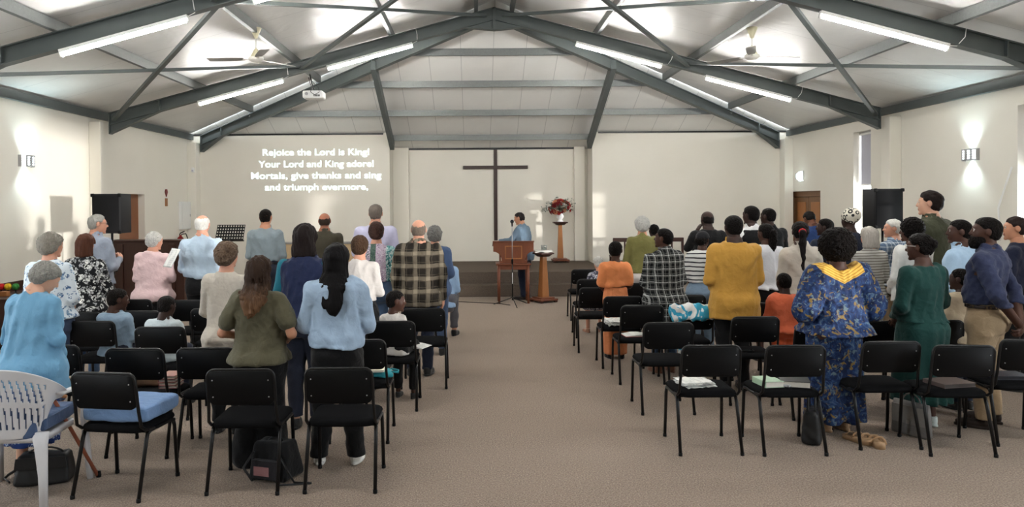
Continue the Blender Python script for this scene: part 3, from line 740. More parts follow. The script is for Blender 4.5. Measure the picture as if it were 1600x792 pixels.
    # ---- clothes
    if top:
        tm, hem, slv = top[:3]; to = top[3] if len(top) > 3 else {}
        zh = (CAMZ-(hem-hor)/s)-feet+dz if hem > 5 else hem*Hb
        if seat is not None and hem > 5: zh = max(zh, .50*Hb)
        if bottom and bottom[0] == 'trousers': zh = min(zh, .588*Hb)
        lo_ = to.get('loose', .5); tk = to.get('t', .014); fl = to.get('flare', 0)
        chest = max(a for z, a, b, y in T if .70*Hb < z < .79*Hb); cb = max(b for z, a, b, y in T if .70*Hb < z < .79*Hb)
        TT = []
        nk = to.get('neck', .848)
        for z in np.linspace(zh, nk*Hb, 26):
            a, b, y = [float(k) for k in tab_at(T, z)]
            if z < .72*Hb:
                u = (.72*Hb-z)/(.72*Hb-zh+1e-6)
                a = max(a, a+(chest*.97-a)*lo_); b = max(b, b+(cb*.98-b)*lo_)
                a += fl*u; b += fl*u
                if z < .56*Hb:
                    e_ = .016*min(1, (.56*Hb-z)/(.03*Hb)); a += e_; b += e_*1.4
                if to.get('blouse'): bl = to['blouse']*math.exp(-((z-zh-.06)/.06)**2)-to['blouse']*.7*math.exp(-((z-zh)/.02)**2); a += bl; b += bl
            TT.append((float(z), a+tk, b+tk, y))
        amp = to.get('fold', .0055)
        CT = [(.80*Hb, .056*Hb, .058*Hb, -.012*Hb), (.835*Hb, .049*Hb, .050*Hb, -.011*Hb), (.875*Hb, .040*Hb, .042*Hb, -.006*Hb), (.90*Hb, .04*Hb, .042*Hb, -.004*Hb)]
        def f_top(P):
            Q = inv(P); d = loft(Q, TT)
            if slv > 0:
                e = arms_sdf(Q, tk*.8+to.get('sl', 0), cut=slv); kk = .006+.034*np.clip((Q[:, 2]/Hb-.70)/.09, 0, 1); d = smin(d, e, kk)
            else: d = smin(d, np.minimum(*[rc(Q, a*A((.9, 1, 1)), a*A((.9, 1, 1))+A((0, 0, .001)), rs+.004, rs) for sd, po, a, b, c in AR]), .03)
            if to.get('collar'): 
                e = np.maximum(np.abs(loft(Q, CT, 2))-.0055, np.abs(Q[:, 2]-.852*Hb)-.021*Hb); d = smin(d, e, .008)
            if to.get('hood'): d = smin(d, ell(Q, (0, -.055*Hb, .80*Hb), (.085*Hb, .04*Hb, .05*Hb)), .03)
            fo = creases(Q*A([1, 1, .8]), seed, amp*1.5)+creases(Q, seed+5, amp*.45, 2.3)
            d = d-fo
            return np.maximum(d, (zh-Q[:, 2])-.010*np.sin(Q[:, 0]*13+seed))
        b3 = bx+.05
        o = part(to.get('name', 'shirt'), f_top, (-b3, -.34*Hb, zh-dz-.03), (b3, ymax+.05, .90*Hb-dz+.02), .010 if s > 175 else (.0125 if fine else .017), tm)
    if bottom:
        kd, bm, hem = bottom[:3]; bo = bottom[3] if len(bottom) > 3 else {}
        zh = (CAMZ-(hem-hor)/s)-feet if hem > 5 else hem*Hb
        if kd == 'trousers':
            W_ = [(z, a+.010, b+.010, y) for z, a, b, y in T if z < .63*Hb]
            def f_bot(P):
                d = legs_sdf(P, bo.get('t', .012), 1.05, bo.get('flare', 0))
                Q = inv(P)
                d = smin(d, loft(Q, W_), .04) if seat is None else smin(d, np.minimum(rc(P, K[0][1], K[1][1], .075*Hb, .075*Hb), loft(Q, W_)), .04)
                if seat is None: d = smin(d, np.minimum(*[ell(Q, (sd*.045*Hb, -.045*Hb, .505*Hb), A((.052, .046, .055))*Hb*(.6+.4*g)) for sd in (-1, 1)]), .03)
                d = d-creases(P*A([1, 1, 1.2]), seed+2, .007)
                return np.maximum(d, zh-P[:, 2])
            zt = .60*Hb-dz
        elif seat is not None:
            def f_bot(P):
                d = smin(legs_sdf(P, .02, 1.1), rc(P, K[0][1], K[1][1], .08*Hb, .08*Hb), .05); d = smin(d, rc(P, K[0][2], K[1][2], .06*Hb, .06*Hb), .05)
                for sd in (0,): d = smin(d, rc(P, A((0, .22*Hb, K[0][2][2]-.02)), A((0, .24*Hb, zh)), .10*Hb, .11*Hb), .04)
                return np.maximum(d-folds(P, seed+2, .006), zh-P[:, 2])
            zt = .60*Hb-dz
        else:
            wz = bo.get('waist', .60); hw = bo.get('w', .11)*Hb; T2 = []
            for z in np.linspace(zh, wz*Hb, 14):
                a, b, y = [float(k) for k in tab_at(T, max(z, .46*Hb))]; u = np.clip((.52*Hb-z)/(.52*Hb-zh+1e-6), 0, 1)
                a = max(a, .095*Hb*g*.9); b = max(b, .075*Hb*g*.9)
                T2.append((float(z), a*(1-u)+hw*u+.014, b*(1-u)+hw*.85*u+.014, y))
            nf = bo.get('n', 9); af = bo.get('amp', .018)
            def f_bot(P):
                Q = inv(P); th = np.arctan2(Q[:, 0], Q[:, 1]); u = np.clip((wz*Hb-Q[:, 2])/(wz*Hb-zh), 0, 1)
                d = loft(Q, T2)-af*u*np.sin(nf*th+2*np.sin(2*th+seed))-folds(Q*A([1, 1, .5]), seed+2, .006)
                return np.maximum(d, zh-Q[:, 2])
            zt = wz*Hb
        part(bo.get('name', kd), f_bot, (-bx, -.30*Hb, zh-.04), (bx, .36*Hb, zt+.03), .011 if s > 175 else (.014 if fine else .019), bm)
    if shoes is not None:
        smm = shoes if not isinstance(shoes, tuple) else fabric(shoes, 'shoe_leather', .45)
        for sd, a, b, c in K:
            kx = A((c[0], c[1], 0)); hs = Hb/1.75*(.93 if fem else 1)
            ang = sd*.15
            Rz = A(Matrix.Rotation(-ang, 3, 'Z'))
            def f_shoe(P):
                L = ((P-kx)@Rz/hs).astype(np.float32)
                d = smin(ell(L, (0, .00, .045), (.040, .065, .045)), ell(L, (0, .11, .034), (.046, .10, .034)), .03)
                d = smin(d, rc(L, (0, -.015, .05), (0, -.02, .09), .040, .042), .02)
                d = np.maximum(d, .0-L[:, 2]); d = np.maximum(d, L[:, 2]-.095)
                sole = np.maximum(np.maximum(ell(L*A((1, 1, .3)), (0, .07, .0), (.052, .148, .05)), L[:, 2]-.022), -L[:, 2])
                return np.minimum(d, sole)*hs
            v, q = nets(f_shoe, kx-A((.12, .15, .012))*hs, kx+A((.12, .28, .12))*hs, .007 if fine else .011)
            if len(v):
                fmm = (v[q].mean(1)[:, 2] < .020*hs).astype(int)
                mesh_np('shoe', v, q, [smm, soles or smm], root, True, fmm)
    ctx = dict(root=root, part=part, toh=toh, fromh=fromh, inv=inv, fwd=fwd, Hb=Hb, hh=hh, kh=kh, hc=hc0, hm=hairmat(hc, 0) if st not in ('wrap', 'cap') else None, skin=SKIN[skn], seed=seed, T=T, AR=AR, sh=sh, Rn=Rn, rs=rs, re=re, rw=rw)
    for e in extra: e(ctx)
    return root

# ---- extras worn by people
def glasses(c, m=None):
    m_ = MB(); f = c['fromh']
    for s in (-1, 1):
        m_.tube([f((s*.031+.021*math.cos(2*PI*k/14), .094, .016+.017*math.sin(2*PI*k/14))) for k in range(15)], .0022, 6)
        m_.tube([f((s*.053, .092, .022)), f((s*.075, .06, .022)), f((s*.084, -.01, .018)), f((s*.082, -.03, .002))], .002, 6)
    m_.tube([f((-.01, .098, .018)), f((.01, .098, .018))], .002, 6)
    m_.build('glasses', m or M_RIVET, c['root'])
def beard(col):
    def g(c):
        f = lambda P: (lambda Q: np.maximum(np.maximum(smin(ell(Q, (0, .04, -.065), (.064, .072, .066)), ell(Q, (0, .075, -.10), (.04, .04, .04)), .03)-folds(Q, 3, .002, 6), Q[:, 2]+np.interp(Q[:, 1], [-.02, .05, .08, .1], [-.01, .03, .038, .035])), -ell(Q, (0, .10, -.055), (.021, .03, .009))))(c['toh'](P))*c['kh']
        c['part']('beard', f, c['hc']-.17*c['kh'], c['hc']+.17*c['kh'], .007, hairmat(col, 1))
    return g
def blob(nm, m, fn, R=.2):
    "an extra hair or cloth piece given in head coordinates"
    def g(c): c['part'](nm, lambda P: fn(c['toh'](P))*c['kh'], c['hc']-A((R, R+.1, R*2.2))*c['kh'], c['hc']+A((R, R, R))*c['kh'], .0075, m if m else c['hm'])
    return g
def ponytail(L, r, braid=0, y0=-.115, z0=.03, sw=0):
    def fn(Q):
        pts = [(0, y0+.03, z0), (0, y0-.012, z0-.02), (sw*.3, y0-.012, z0-.12), (sw*.7, y0+.0, z0-L*.6), (sw, y0+.01, z0-L)]
        d = None; rr = [r*.6, r, r*1.05, r*.95, r*.45]
        for i in range(4):
            e = rc(Q, pts[i], pts[i+1], rr[i], rr[i+1]); d = e if d is None else smin(d, e, .02)
        return d-folds(Q*A([2, 2, .6 if not braid else 1.6]), 4, .006, 4.5)
    return fn
def belt(m):
    def g(c):
        Hb = c['Hb']; Tb = [(z, a+.022, b+.022, y) for z, a, b, y in c['T'] if .5*Hb < z < .68*Hb]
        f = lambda P: np.maximum(np.maximum(loft(c['inv'](P), Tb), -loft(c['inv'](P), Tb, add=-.008)), np.abs(c['inv'](P)[:, 2]-.575*Hb)-.018)
        c['part']('belt', f, (-.35, -.3, .5*Hb), (.35, .3, .68*Hb), .012, m)
    return g
# ------------------------------------------------------------------ cloth patterns
def P_floral(name, base, cols, scale, th, detail=.06, rough=.85):
    t = NT(name); n = t.noise(scale*.9, 2, col=True); v = t.n.new('ShaderNodeVectorMath'); v.operation = 'MULTIPLY_ADD'; t.l(n, v.inputs[0]); v.inputs[1].default_value = (detail,)*3; t.l(t.co, v.inputs[2])
    col = base if not hasattr(base, 'is_output') else base
    for i, c in enumerate(cols):
        d = t.vor(scale*(1+.37*i), v.outputs[0]); m = t.step(d, th+.04, th-.04)
        k = t.vor(scale*3.3*(1+.2*i), v.outputs[0]); m = t.math('MULTIPLY', m, t.step(k, .62, .5)); col = t.mix(m, col, c)
    t.bump(t.noise(16, 3, dist=1), .2, .012); return t.done(col, rough, 0, .2)
def P_plaid(name, base, light, period, width, thin=None, off=0):
    t = NT(name); x = t.xyz(); r = t.math('MULTIPLY_ADD', t.noise(7, 2), .03, -.015)
    X = t.math('ADD', x[0], r); Z = t.math('ADD', x[2], r)
    f = t.math('MULTIPLY', t.math('ADD', t.band(X, period, width, .12, off), t.band(Z, period, width, .12, off)), .5)
    col = t.mix(f, base, light)
    if thin:
        g = t.math('MULTIPLY', t.math('ADD', t.band(X, period/2, .006, .3, off+period*.2), t.band(Z, period/2, .006, .3, off+period*.2)), .45); col = t.mix(g, col, thin)
    t.bump(t.noise(14, 3, dist=1.2), .25, .012); return t.done(col, .88, 0, .15)
def P_stripe(name, a, b, period, width):
    t = NT(name); x = t.xyz(); z = t.math('MULTIPLY_ADD', t.noise(6, 2), .02, x[2]); col = t.mix(t.band(z, period, width, .15), a, b); t.bump(t.noise(14, 3, dist=1), .2, .012); return t.done(col, .88, 0, .15)
def P_speckle(name, cols, scale, detail=3):
    t = NT(name); n = t.noise(scale, detail, dist=.8); col = t.ramp(n, cols); t.bump(t.noise(14, 3, dist=1), .2, .012); return t.done(col, .88, 0, .15)
blk = srgb(15, 15, 17); navy = srgb(30, 38, 66)
F_BLK = fabric(blk, 'black_cloth'); F_NAVYT = fabric(srgb(34, 38, 52), 'navy_trouser_cloth'); F_JEAN = fabric(srgb(64, 84, 110), 'denim'); F_LJEAN = fabric(srgb(112, 132, 152), 'pale_denim')
F_GREYT = fabric(srgb(92, 92, 98), 'grey_trouser_cloth'); F_KHAKI = fabric(srgb(158, 136, 108), 'khaki_cloth')
M_BELT = plain('brown_belt_leather', srgb(40, 28, 24), .45)
FL_WB = P_floral('white_blue_floral', srgb(214, 224, 232), [srgb(70, 100, 140), srgb(120, 150, 180)], 15, .34)
FL_BW = P_floral('black_white_floral', srgb(20, 20, 23), [srgb(205, 205, 200), srgb(150, 150, 150)], 15, .46)
FL_GW = P_floral('grey_white_floral', srgb(60, 62, 76), [srgb(205, 205, 210), srgb(150, 150, 165)], 17, .5)
t = NT('blue_print_dress'); a = t.noise(19, 3, dist=1.2); b = t.noise(17, 3, t.map((1, 1, 1), (.5, .8, 1)), dist=1.0); c = t.noise(26, 2, t.map((1, 1, 1), (1.5, .2, 2)), dist=1)
col = t.ramp(a, [(.32, srgb(16, 24, 50)), (.50, srgb(25, 44, 86)), (.62, srgb(40, 68, 112)), (.76, srgb(96, 118, 138))]); col = t.mix(t.math('MULTIPLY', t.step(b, .585, .65), .9), col, srgb(142, 116, 58)); col = t.mix(t.math('MULTIPLY', t.step(c, .60, .68), .8), col, srgb(104, 124, 130))
x = t.xyz(); yoke = t.math('MULTIPLY', t.step(t.math('SUBTRACT', x[2], t.math('MULTIPLY', t.math('ABSOLUTE', x[0]), .5)), 1.195, 1.205), t.step(t.math('ABSOLUTE', t.math('ADD', x[0], .0)), .185, .18))
rib = t.mix(t.band(t.math('SUBTRACT', x[2], t.math('MULTIPLY', t.math('ABSOLUTE', x[0]), .5)), .022, .008, .4), srgb(214, 172, 78), srgb(166, 120, 40)); col = t.mix(yoke, col, rib)
t.bump(t.noise(14, 3, dist=1), .25, .012); FL_DRESS = t.done(col, .75, 0, .25)
t = NT('snake_ring_wrap'); v = t.vor(17, rnd=.7); col = t.mix(t.step(t.math('ABSOLUTE', t.math('SUBTRACT', v, .42)), .13, .08), srgb(212, 206, 190), srgb(40, 40, 42)); col = t.mix(t.step(v, .16, .11), col, srgb(96, 92, 88)); t.bump(t.noise(18, 2), .2, .01); FL_WRAP = t.done(col, .8)
t = NT('multicolour_tee'); x = t.xyz(); a = t.noise(26, 3, dist=2); col = t.ramp(a, [(.34, srgb(226, 224, 226)), (.47, srgb(178, 140, 176)), (.55, srgb(214, 210, 218)), (.64, srgb(120, 82, 120))])
a2 = t.noise(30, 3, dist=1.5); teal = t.ramp(a2, [(.4, srgb(206, 222, 220)), (.52, srgb(64, 148, 150)), (.64, srgb(30, 60, 66))]); side_ = t.step(t.math('ABSOLUTE', t.math('ADD', x[0], .02)), .135, .15); col = t.mix(side_, col, teal)
st = t.math('MULTIPLY', t.step(t.math('ABSOLUTE', t.math('ADD', x[0], .02)), .034, .028), 1); lea = t.ramp(t.noise(60, 2), [(.4, srgb(60, 84, 76)), (.6, srgb(96, 116, 106))]); lf = t.step(t.math('ABSOLUTE', t.math('ADD', x[0], .075)), .05, .04)
col = t.mix(t.math('MULTIPLY', lf, t.step(t.noise(40, 2, dist=2), .5, .56)), col, srgb(70, 100, 84)); col = t.mix(st, col, lea); FL_MULTI = t.done(col, .85)
PL_BROWN = P_plaid('brown_beige_plaid', srgb(36, 32, 28), srgb(132, 122, 106), .135, .042, srgb(92, 84, 72), .02)
PL_BW = P_plaid('black_white_plaid', srgb(20, 21, 24), srgb(196, 198, 196), .072, .011, srgb(120, 122, 120), .01)
PL_BLUE = P_plaid('blue_white_plaid', srgb(96, 116, 140), srgb(190, 200, 208), .05, .016, srgb(60, 76, 100))
ST_BW = P_stripe('white_black_stripes', srgb(206, 206, 204), srgb(44, 44, 50), .052, .016)
ST_GR = P_stripe('grey_fine_stripes', srgb(176, 174, 168), srgb(120, 116, 110), .03, .012)
grey = srgb(150, 148, 142); wht = srgb(206, 204, 198); dk = srgb(20, 16, 15); drk = srgb(28, 24, 23)
LIN = fabric(srgb(188, 180, 168), 'beige_linen')

# ------------------------------------------------------------------ people, left block
person('older person in a bright blue cardigan, grey-haired head bowed, standing by the white plastic chair', 58, 408, 225, 'F', 'pale', ('curly', grey), (fabric(srgb(106, 154, 186), 'blue_knit'), 612, 1.0, dict(loose=.9, t=.022, flare=.03, name='cardigan', fold=.006)), ('skirt', P_floral('navy_white_print', srgb(40, 62, 120), [srgb(190, 205, 225)], 22, .4), 692, dict(w=.105, amp=.006, name='skirt')),
       'low', -14, -32, -34, w=1.12, g=1.15, lean=.10, ho=dict(t=.022, amp=.006), shoes=blk, X=-3.1)
person('grey-haired person in a white blouse with blue flowers beside the left wall', 78, 360, 172, 'F', 'pink', ('curly', srgb(150, 144, 134)), (FL_WB, 498, .55, dict(loose=.7, flare=.02, t=.018, name='blouse')), ('trousers', fabric(srgb(70, 84, 112), 'slate_cloth'), .06), 'low', -6, -15, -3, w=1.08, g=1.1, ho=dict(t=.024))
person('person with straight auburn hair in a black blouse printed with white flowers', 133, 363, 147, 'F', 'pink', ('bob', srgb(76, 46, 34)), (FL_BW, 492, .5, dict(loose=.9, flare=.03, t=.02, name='blouse')), ('trousers', F_JEAN, .06), 'hold', -4, 0, 0, w=1.2, g=1.2, ho=dict(L=.135))
person('grey-haired man in glasses and a blue-grey shirt in front of the left loudspeaker', 150, 333, 125, 'M', 'pink', ('short', grey), (fabric(srgb(140, 148, 162), 'blue_grey_cotton'), .50, 1.0, dict(loose=.6, collar=1)), ('trousers', F_GREYT, .05), 'hold', -18, -38, -4, w=1.03, g=1.1, extra=(lambda c: glasses(c, M_BLACK),))
person('white-haired person in a pale pink shirt holding a white song sheet near the piano', 239, 359, 130, 'F', 'pink', ('curly', wht), (fabric(srgb(206, 178, 178), 'pink_cotton'), 470, 1.0, dict(loose=.95, t=.022, flare=.02, fold=.008)), ('trousers', F_BLK, .05), 'hold', -6, -24, -8, w=1.16, g=1.15, ho=dict(t=.018, amp=.005))
person('balding white-haired man in a light blue dress shirt beside the music stand', 316, 334, 130, 'M', 'pink', ('fringe', wht), (fabric(srgb(178, 196, 212), 'light_blue_cotton'), 434, .55, dict(loose=.85, t=.018, collar=1, fold=.008, blouse=.012)), ('trousers', F_BLK, .05), 'hold', 0, 0, 0, w=1.08, g=1.08, ho=dict(top=.075))
person('person with short curly brown hair in a loose beige linen tunic', 354, 374, 191, 'F', 'pink', ('curly', srgb(112, 92, 76)), (LIN, 541, 1.0, dict(loose=.85, t=.018, flare=.02, name='tunic')), ('trousers', F_BLK, .06), 'low', -4, -14, 0, w=1.0, g=1.0, ho=dict(t=.022, low=-.085))
person('person with long brown hair in an olive short-sleeved top, standing behind a front-left chair', 404, 397, 218, 'F', 'tan', ('long', srgb(52, 38, 30)), (fabric(srgb(84, 80, 62), 'olive_cotton'), 566, .33, dict(loose=.55, t=.018, sl=.008, flare=.01, name='top', fold=.007)), ('trousers', F_BLK, 736, dict(t=.03, flare=.05, name='wide_trousers')), 'bent', -6, -8, 0, w=1.12, g=1.08, ho=dict(L=.36, wave=.009, w=1.12, tip=(srgb(104, 76, 54), 1.16)))
person('person with long black hair in a light blue sweatshirt and white sneakers', 525, 377, 218, 'F', 'tan', ('long', srgb(20, 18, 19)), (fabric(srgb(158, 180, 204), 'light_blue_jersey'), 541, 1.0, dict(loose=1.0, t=.03, sl=.006, blouse=.02, name='sweatshirt', fold=.009)), ('trousers', F_BLK, 712, dict(t=.018)), 'low', 3, -10, 0, w=1.1, g=1.0, ho=dict(L=.42, wave=.005, sw=.03, w=1.0), shoes=fabric(srgb(214, 214, 210), 'white_sneaker', .5), stance=.05)
person('person with a dark straight bob in a navy quilted vest over teal sleeves', 476, 346, 188, 'F', 'pale', ('bob', srgb(36, 29, 28)), (fabric(srgb(34, 42, 72), 'navy_quilt'), 500, 0, dict(loose=.9, t=.028, name='vest', fold=.008)), ('trousers', F_NAVYT, .06), 'hold', -2, 0, 0, w=1.12, g=1.1, ho=dict(L=.15),
       extra=(lambda c: c['part']('sleeve', lambda P: np.minimum(*[smin(rc(c['inv'](P), a, b, c['rs']+.010, c['re']+.016), rc(c['inv'](P), b, b+(d-b)*.9, c['re']+.016, c['rw']+.014), .02) for sd, po, a, b, d in c['AR']])-folds(P, 3, .004), (-.45, -.3, .8), (.45, .5, 1.62), .013, fabric(srgb(34, 110, 128), 'teal_knit')),))
person('dark-haired man in a grey-green shirt standing before the projected lyrics', 415, 325, 110, 'M', 'tan', ('crop', srgb(26, 21, 19)), (fabric(srgb(128, 140, 146), 'grey_green_cotton'), 398, 1.0, dict(loose=.6, collar=1)), ('trousers', F_NAVYT, .05), 'low', -4, 0, 0, w=1.04, extra=(belt(M_BELT),))
person('bald man in a dark olive jacket below the lyrics', 507, 331, 111, 'M', 'ruddy', ('fringe', srgb(50, 40, 34)), (fabric(srgb(62, 58, 46), 'dark_olive_cotton'), .48, 1.0, dict(loose=.8, collar=1, name='jacket')), ('trousers', F_BLK, .05), 'low', 3, 0, -3, w=1.1, ho=dict(top=.03))
person('tall grey-haired man in a short-sleeved lavender shirt left of the platform', 587, 317, 117, 'M', 'pink', ('short', srgb(108, 98, 90)), (fabric(srgb(186, 184, 208), 'lavender_cotton'), 402, .45, dict(loose=.7, collar=1, sl=.008, t=.018)), ('trousers', F_GREYT, .05), 'down', -3, 0, 0, w=1.1, g=1.05, ho=dict(t=.009))
person('person with short brown hair in a white knitted sweater', 562, 364, 158, 'F', 'pink', ('curly', srgb(78, 58, 44)), (fabric(srgb(202, 196, 192), 'white_knit'), 470, 1.0, dict(loose=.6, t=.016, name='sweater')), ('trousers', F_BLK, .05), 'hold', -6, -8, 0, w=.98, g=1.05, ho=dict(t=.016, amp=.003))
person('person in a multicoloured patterned tee and jeans with one arm hanging down', 588, 343, 138, 'F', 'pink', ('curly', srgb(66, 46, 40)), (FL_MULTI, 436, .42, dict(loose=.6, sl=.008, t=.016, name='tee')), ('trousers', F_JEAN, .05), 'down', -3, 0, 0, w=1.04, g=1.1, ho=dict(t=.014, amp=.003, low=-.085), armsLR=('hold', 'down'))
person('balding man in a brown and beige plaid shirt and dark jeans on the aisle', 654, 341, 144, 'M', 'pink', ('fringe', srgb(104, 92, 82)), (PL_BROWN, 478, .97, dict(loose=.9, t=.024, collar=1, fold=.007)), ('trousers', fabric(srgb(34, 40, 56), 'dark_denim'), .04), 'down', -2, 0, 0, w=1.12, g=1.1, ho=dict(top=.04))
person('curly grey-haired person in a blue jacket partly behind the plaid shirt', 679, 350, 127, 'F', 'pink', ('curly', srgb(126, 124, 120)), (fabric(srgb(72, 92, 126), 'blue_jacket_cloth'), .46, 1.0, dict(loose=.9, t=.02, name='jacket')), ('trousers', fabric(srgb(76, 94, 124), 'blue_cloth'), .05), 'low', 0, 6, 0, w=.98, g=1.0, ho=dict(t=.022))
person('person in a pale blue sweater and grey trousers seated leaning forward at the aisle', 689, 391, 115, 'M', 'pink', ('fringe', wht), (fabric(srgb(150, 180, 214), 'pale_blue_knit'), .50, 1.0, dict(loose=.6, t=.018, name='sweater')), ('trousers', F_GREYT, .07), 'knee', -6, 0, -30, seat=.46, lean=.18, w=1.0, ho=dict(top=.05), shoes=blk)
person('child with cornrow braids in a white top seated sideways with an open white book', 614, 463, 169, 'F', 'dark', ('crop', dk), (fabric(srgb(206, 200, 194), 'white_cotton'), .5, .5, dict(t=.012)), ('trousers', F_BLK, .08), 'knee', -20, -55, -6, seat=.45, child=True, w=1.02, ho=dict(t=.010, low=-.07))
person('child in a pale denim jacket seated behind the chairs at left, head turned right', 178, 460, 167, 'M', 'dark', ('crop', drk), (fabric(srgb(136, 158, 178), 'pale_denim_jacket'), .5, 1.0, dict(t=.018, loose=.8, collar=1, name='jacket')), ('trousers', F_NAVYT, .08), 'knee', -12, -42, -10, seat=.45, child=True, w=1.1, ho=dict(t=.012))
person('child in a pale shirt seated with back turned, close-cropped head above a chair back', 255, 472, 174, 'M', 'deep', ('crop', drk), (fabric(srgb(184, 194, 198), 'pale_cotton'), .5, 1.0, dict(t=.016, loose=.8, collar=1)), ('trousers', F_NAVYT, .08), 'knee', -4, -20, -12, seat=.45, child=True, w=1.15, ho=dict(t=.010))
# the speaker at the lectern
person('man in a blue-grey shirt speaking at the wooden lectern', 819, 330, 80.5, 'M', 'tan', ('short', srgb(38, 34, 34)), (fabric(srgb(98, 118, 136), 'blue_grey_shirting'), 407, 1.0, dict(loose=.8, collar=1)), ('trousers', fabric(srgb(30, 38, 56), 'dark_denim_cloth'), .03), 'desk', 62, 10, -14, lean=.10, w=1.05, g=1.08, ho=dict(t=.008), shoes=srgb(40, 34, 30))

# ------------------------------------------------------------------ people, right block
person('girl in an orange short-sleeved top and orange skirt standing on the aisle', 961, 376, 131, 'F', 'dark', ('crop', dk), (fabric(srgb(226, 140, 88), 'orange_crepe'), 448, .42, dict(loose=.9, t=.016, sl=.012, name='top')), ('skirt', fabric(srgb(214, 134, 88), 'orange_skirt_crepe'), 553, dict(w=.09, amp=.006, waist=.62)), 'low', 2, -25, 0, child=True, w=1.06, g=1.02, ho=dict(t=.012), shoes=blk)
person('white-haired person in a grey floral dress seated at the front aisle chair', 938, 403, 112, 'F', 'pink', ('curly', wht), (FL_GW, .50, .5, dict(loose=.8, t=.018, name='blouse')), ('skirt', FL_GW, .26), 'knee', 10, 10, -14, seat=.46, lean=.12, w=1.05, g=1.05, ho=dict(t=.02), shoes=srgb(150, 110, 90))
person('person with curly white hair in a moss green jacket and white trousers', 1003, 336, 113, 'F', 'pink', ('curly', wht), (fabric(srgb(112, 108, 62), 'moss_green_cotton'), 427, 1.0, dict(loose=.9, t=.022, collar=1, name='jacket')), ('trousers', fabric(srgb(206, 200, 196), 'white_cloth'), .05), 'low', 3, 5, 0, w=1.08, g=1.08, ho=dict(t=.026))
person('dark-haired person half hidden between the green jacket and the plaid shirt', 1022, 349, 104, 'M', 'deep', ('crop', dk), (F_BLK, .5, 1.0, {}), ('trousers', F_BLK, .05), 'low', 3, 8, 0)
person('person in a black and white plaid shirt, hair cropped short, face turned left', 1037, 356, 143, 'F', 'dark', ('crop', dk), (PL_BW, 513, .95, dict(loose=1.0, t=.026, flare=.02, collar=1, fold=.007)), ('trousers', F_JEAN, .05), 'low', 14, 42, 4, w=1.18, g=1.15, ho=dict(t=.014), shoes=srgb(120, 84, 66))
person('person in a black cap, striped top and pale jeans', 1097, 359, 129, 'F', 'dark', ('cap', fabric(srgb(24, 24, 28), 'black_cap')), (ST_BW, 436, .9, dict(loose=.7, t=.016, name='top')), ('trousers', F_LJEAN, .05), 'low', -6, -38, 0, w=1.08, g=1.12, extra=(blob('hair', hairmat(dk, 1), lambda Q: np.maximum(ell(Q, (0, -.06, -.005), (.085, .07, .07))-folds(Q, 2, .004, 6), Q[:, 2]-.05)),))
person('bald man in a black shirt raising a hand to his ear', 1106, 328, 113, 'M', 'deep', ('fringe', dk), (F_BLK, .5, .45, dict(loose=.7, sl=.008)), ('trousers', F_NAVYT, .05), 'low', 4, 12, -4, w=1.08, armsLR=('chin', 'low'), ho=dict(top=.03))
person('man in a mustard yellow jacket standing tall among the chairs', 1146, 335, 158, 'M', 'deep', ('crop', dk), (fabric(srgb(186, 140, 62), 'mustard_twill'), 498, 1.0, dict(loose=.95, t=.024, collar=1, name='jacket', fold=.006)), ('trousers', F_BLK, .04), 'low', 4, 0, 0, w=1.12, g=1.04, ho=dict(t=.012))
person('young man in a black vest over a white shirt, near the front right', 1174, 321, 118, 'M', 'deep', ('crop', dk), (fabric(srgb(206, 206, 206), 'white_shirting'), .5, .9, dict(loose=.5, collar=1)), ('trousers', F_BLK, .05), 'low', 6, 26, 0, ho=dict(t=.016),
       extra=(lambda c: c['part']('vest', lambda P: np.maximum(np.maximum(loft(c['inv'](P), [(z, a+.028, b+.03, y) for z, a, b, y in c['T']]), c['inv'](P)[:, 2]-.825*c['Hb']), .5*c['Hb']-c['inv'](P)[:, 2]), (-.35, -.3, .8), (.35, .3, 1.7), .015, F_BLK),))
person('man in a black short-sleeved shirt facing left, second from the double door', 1201, 324, 110, 'M', 'deep', ('crop', dk), (F_BLK, .5, .5, dict(loose=.7, collar=1)), ('trousers', F_NAVYT, .05), 'low', 8, 30, 0, w=1.06, ho=dict(t=.010))
person('person with a thick braided ponytail in a white shirt', 1197, 349, 134, 'F', 'dark', ('crop', dk), (fabric(srgb(208, 208, 212), 'white_poplin'), 452, 1.0, dict(loose=.9, t=.022, flare=.01, fold=.008)), ('skirt', F_BLK, .2, dict(w=.10)), 'low', 6, 20, 0, w=1.02, ho=dict(t=.018), extra=(blob('ponytail', hairmat(dk, 1), ponytail(.30, .045, 1)),))
person('person with a long sleek ponytail in a red scrunchie and a beige jacket', 1250, 344, 146, 'F', 'dark', ('short', dk), (fabric(srgb(186, 178, 166), 'beige_cotton'), 458, 1.0, dict(loose=.85, t=.02, collar=1, name='jacket', fold=.007)), ('trousers', F_KHAKI, .05), 'low', 2, -14, 0, w=1.04, ho=dict(t=.014),
       extra=(blob('ponytail', hairmat(srgb(24, 20, 20)), ponytail(.50, .034, 0, -.115, .02, .0)), blob('scrunchie', fabric(srgb(176, 36, 40), 'red_velvet'), lambda Q: np.sqrt((np.sqrt(((Q-A((0, -.122, .012)))[:, [0, 2]]**2).sum(1))-.024)**2+(Q[:, 1]+.122)**2)-.015-folds(Q, 3, .003, 9))))
person('person in a blue shirt bowing the head before the double door', 1269, 329, 97, 'M', 'brown', ('short', drk), (fabric(srgb(40, 62, 108), 'royal_blue_cotton'), .5, 1.0, dict(loose=.7, collar=1)), ('trousers', F_NAVYT, .05), 'hold', 4, 6, -38, w=1.0)
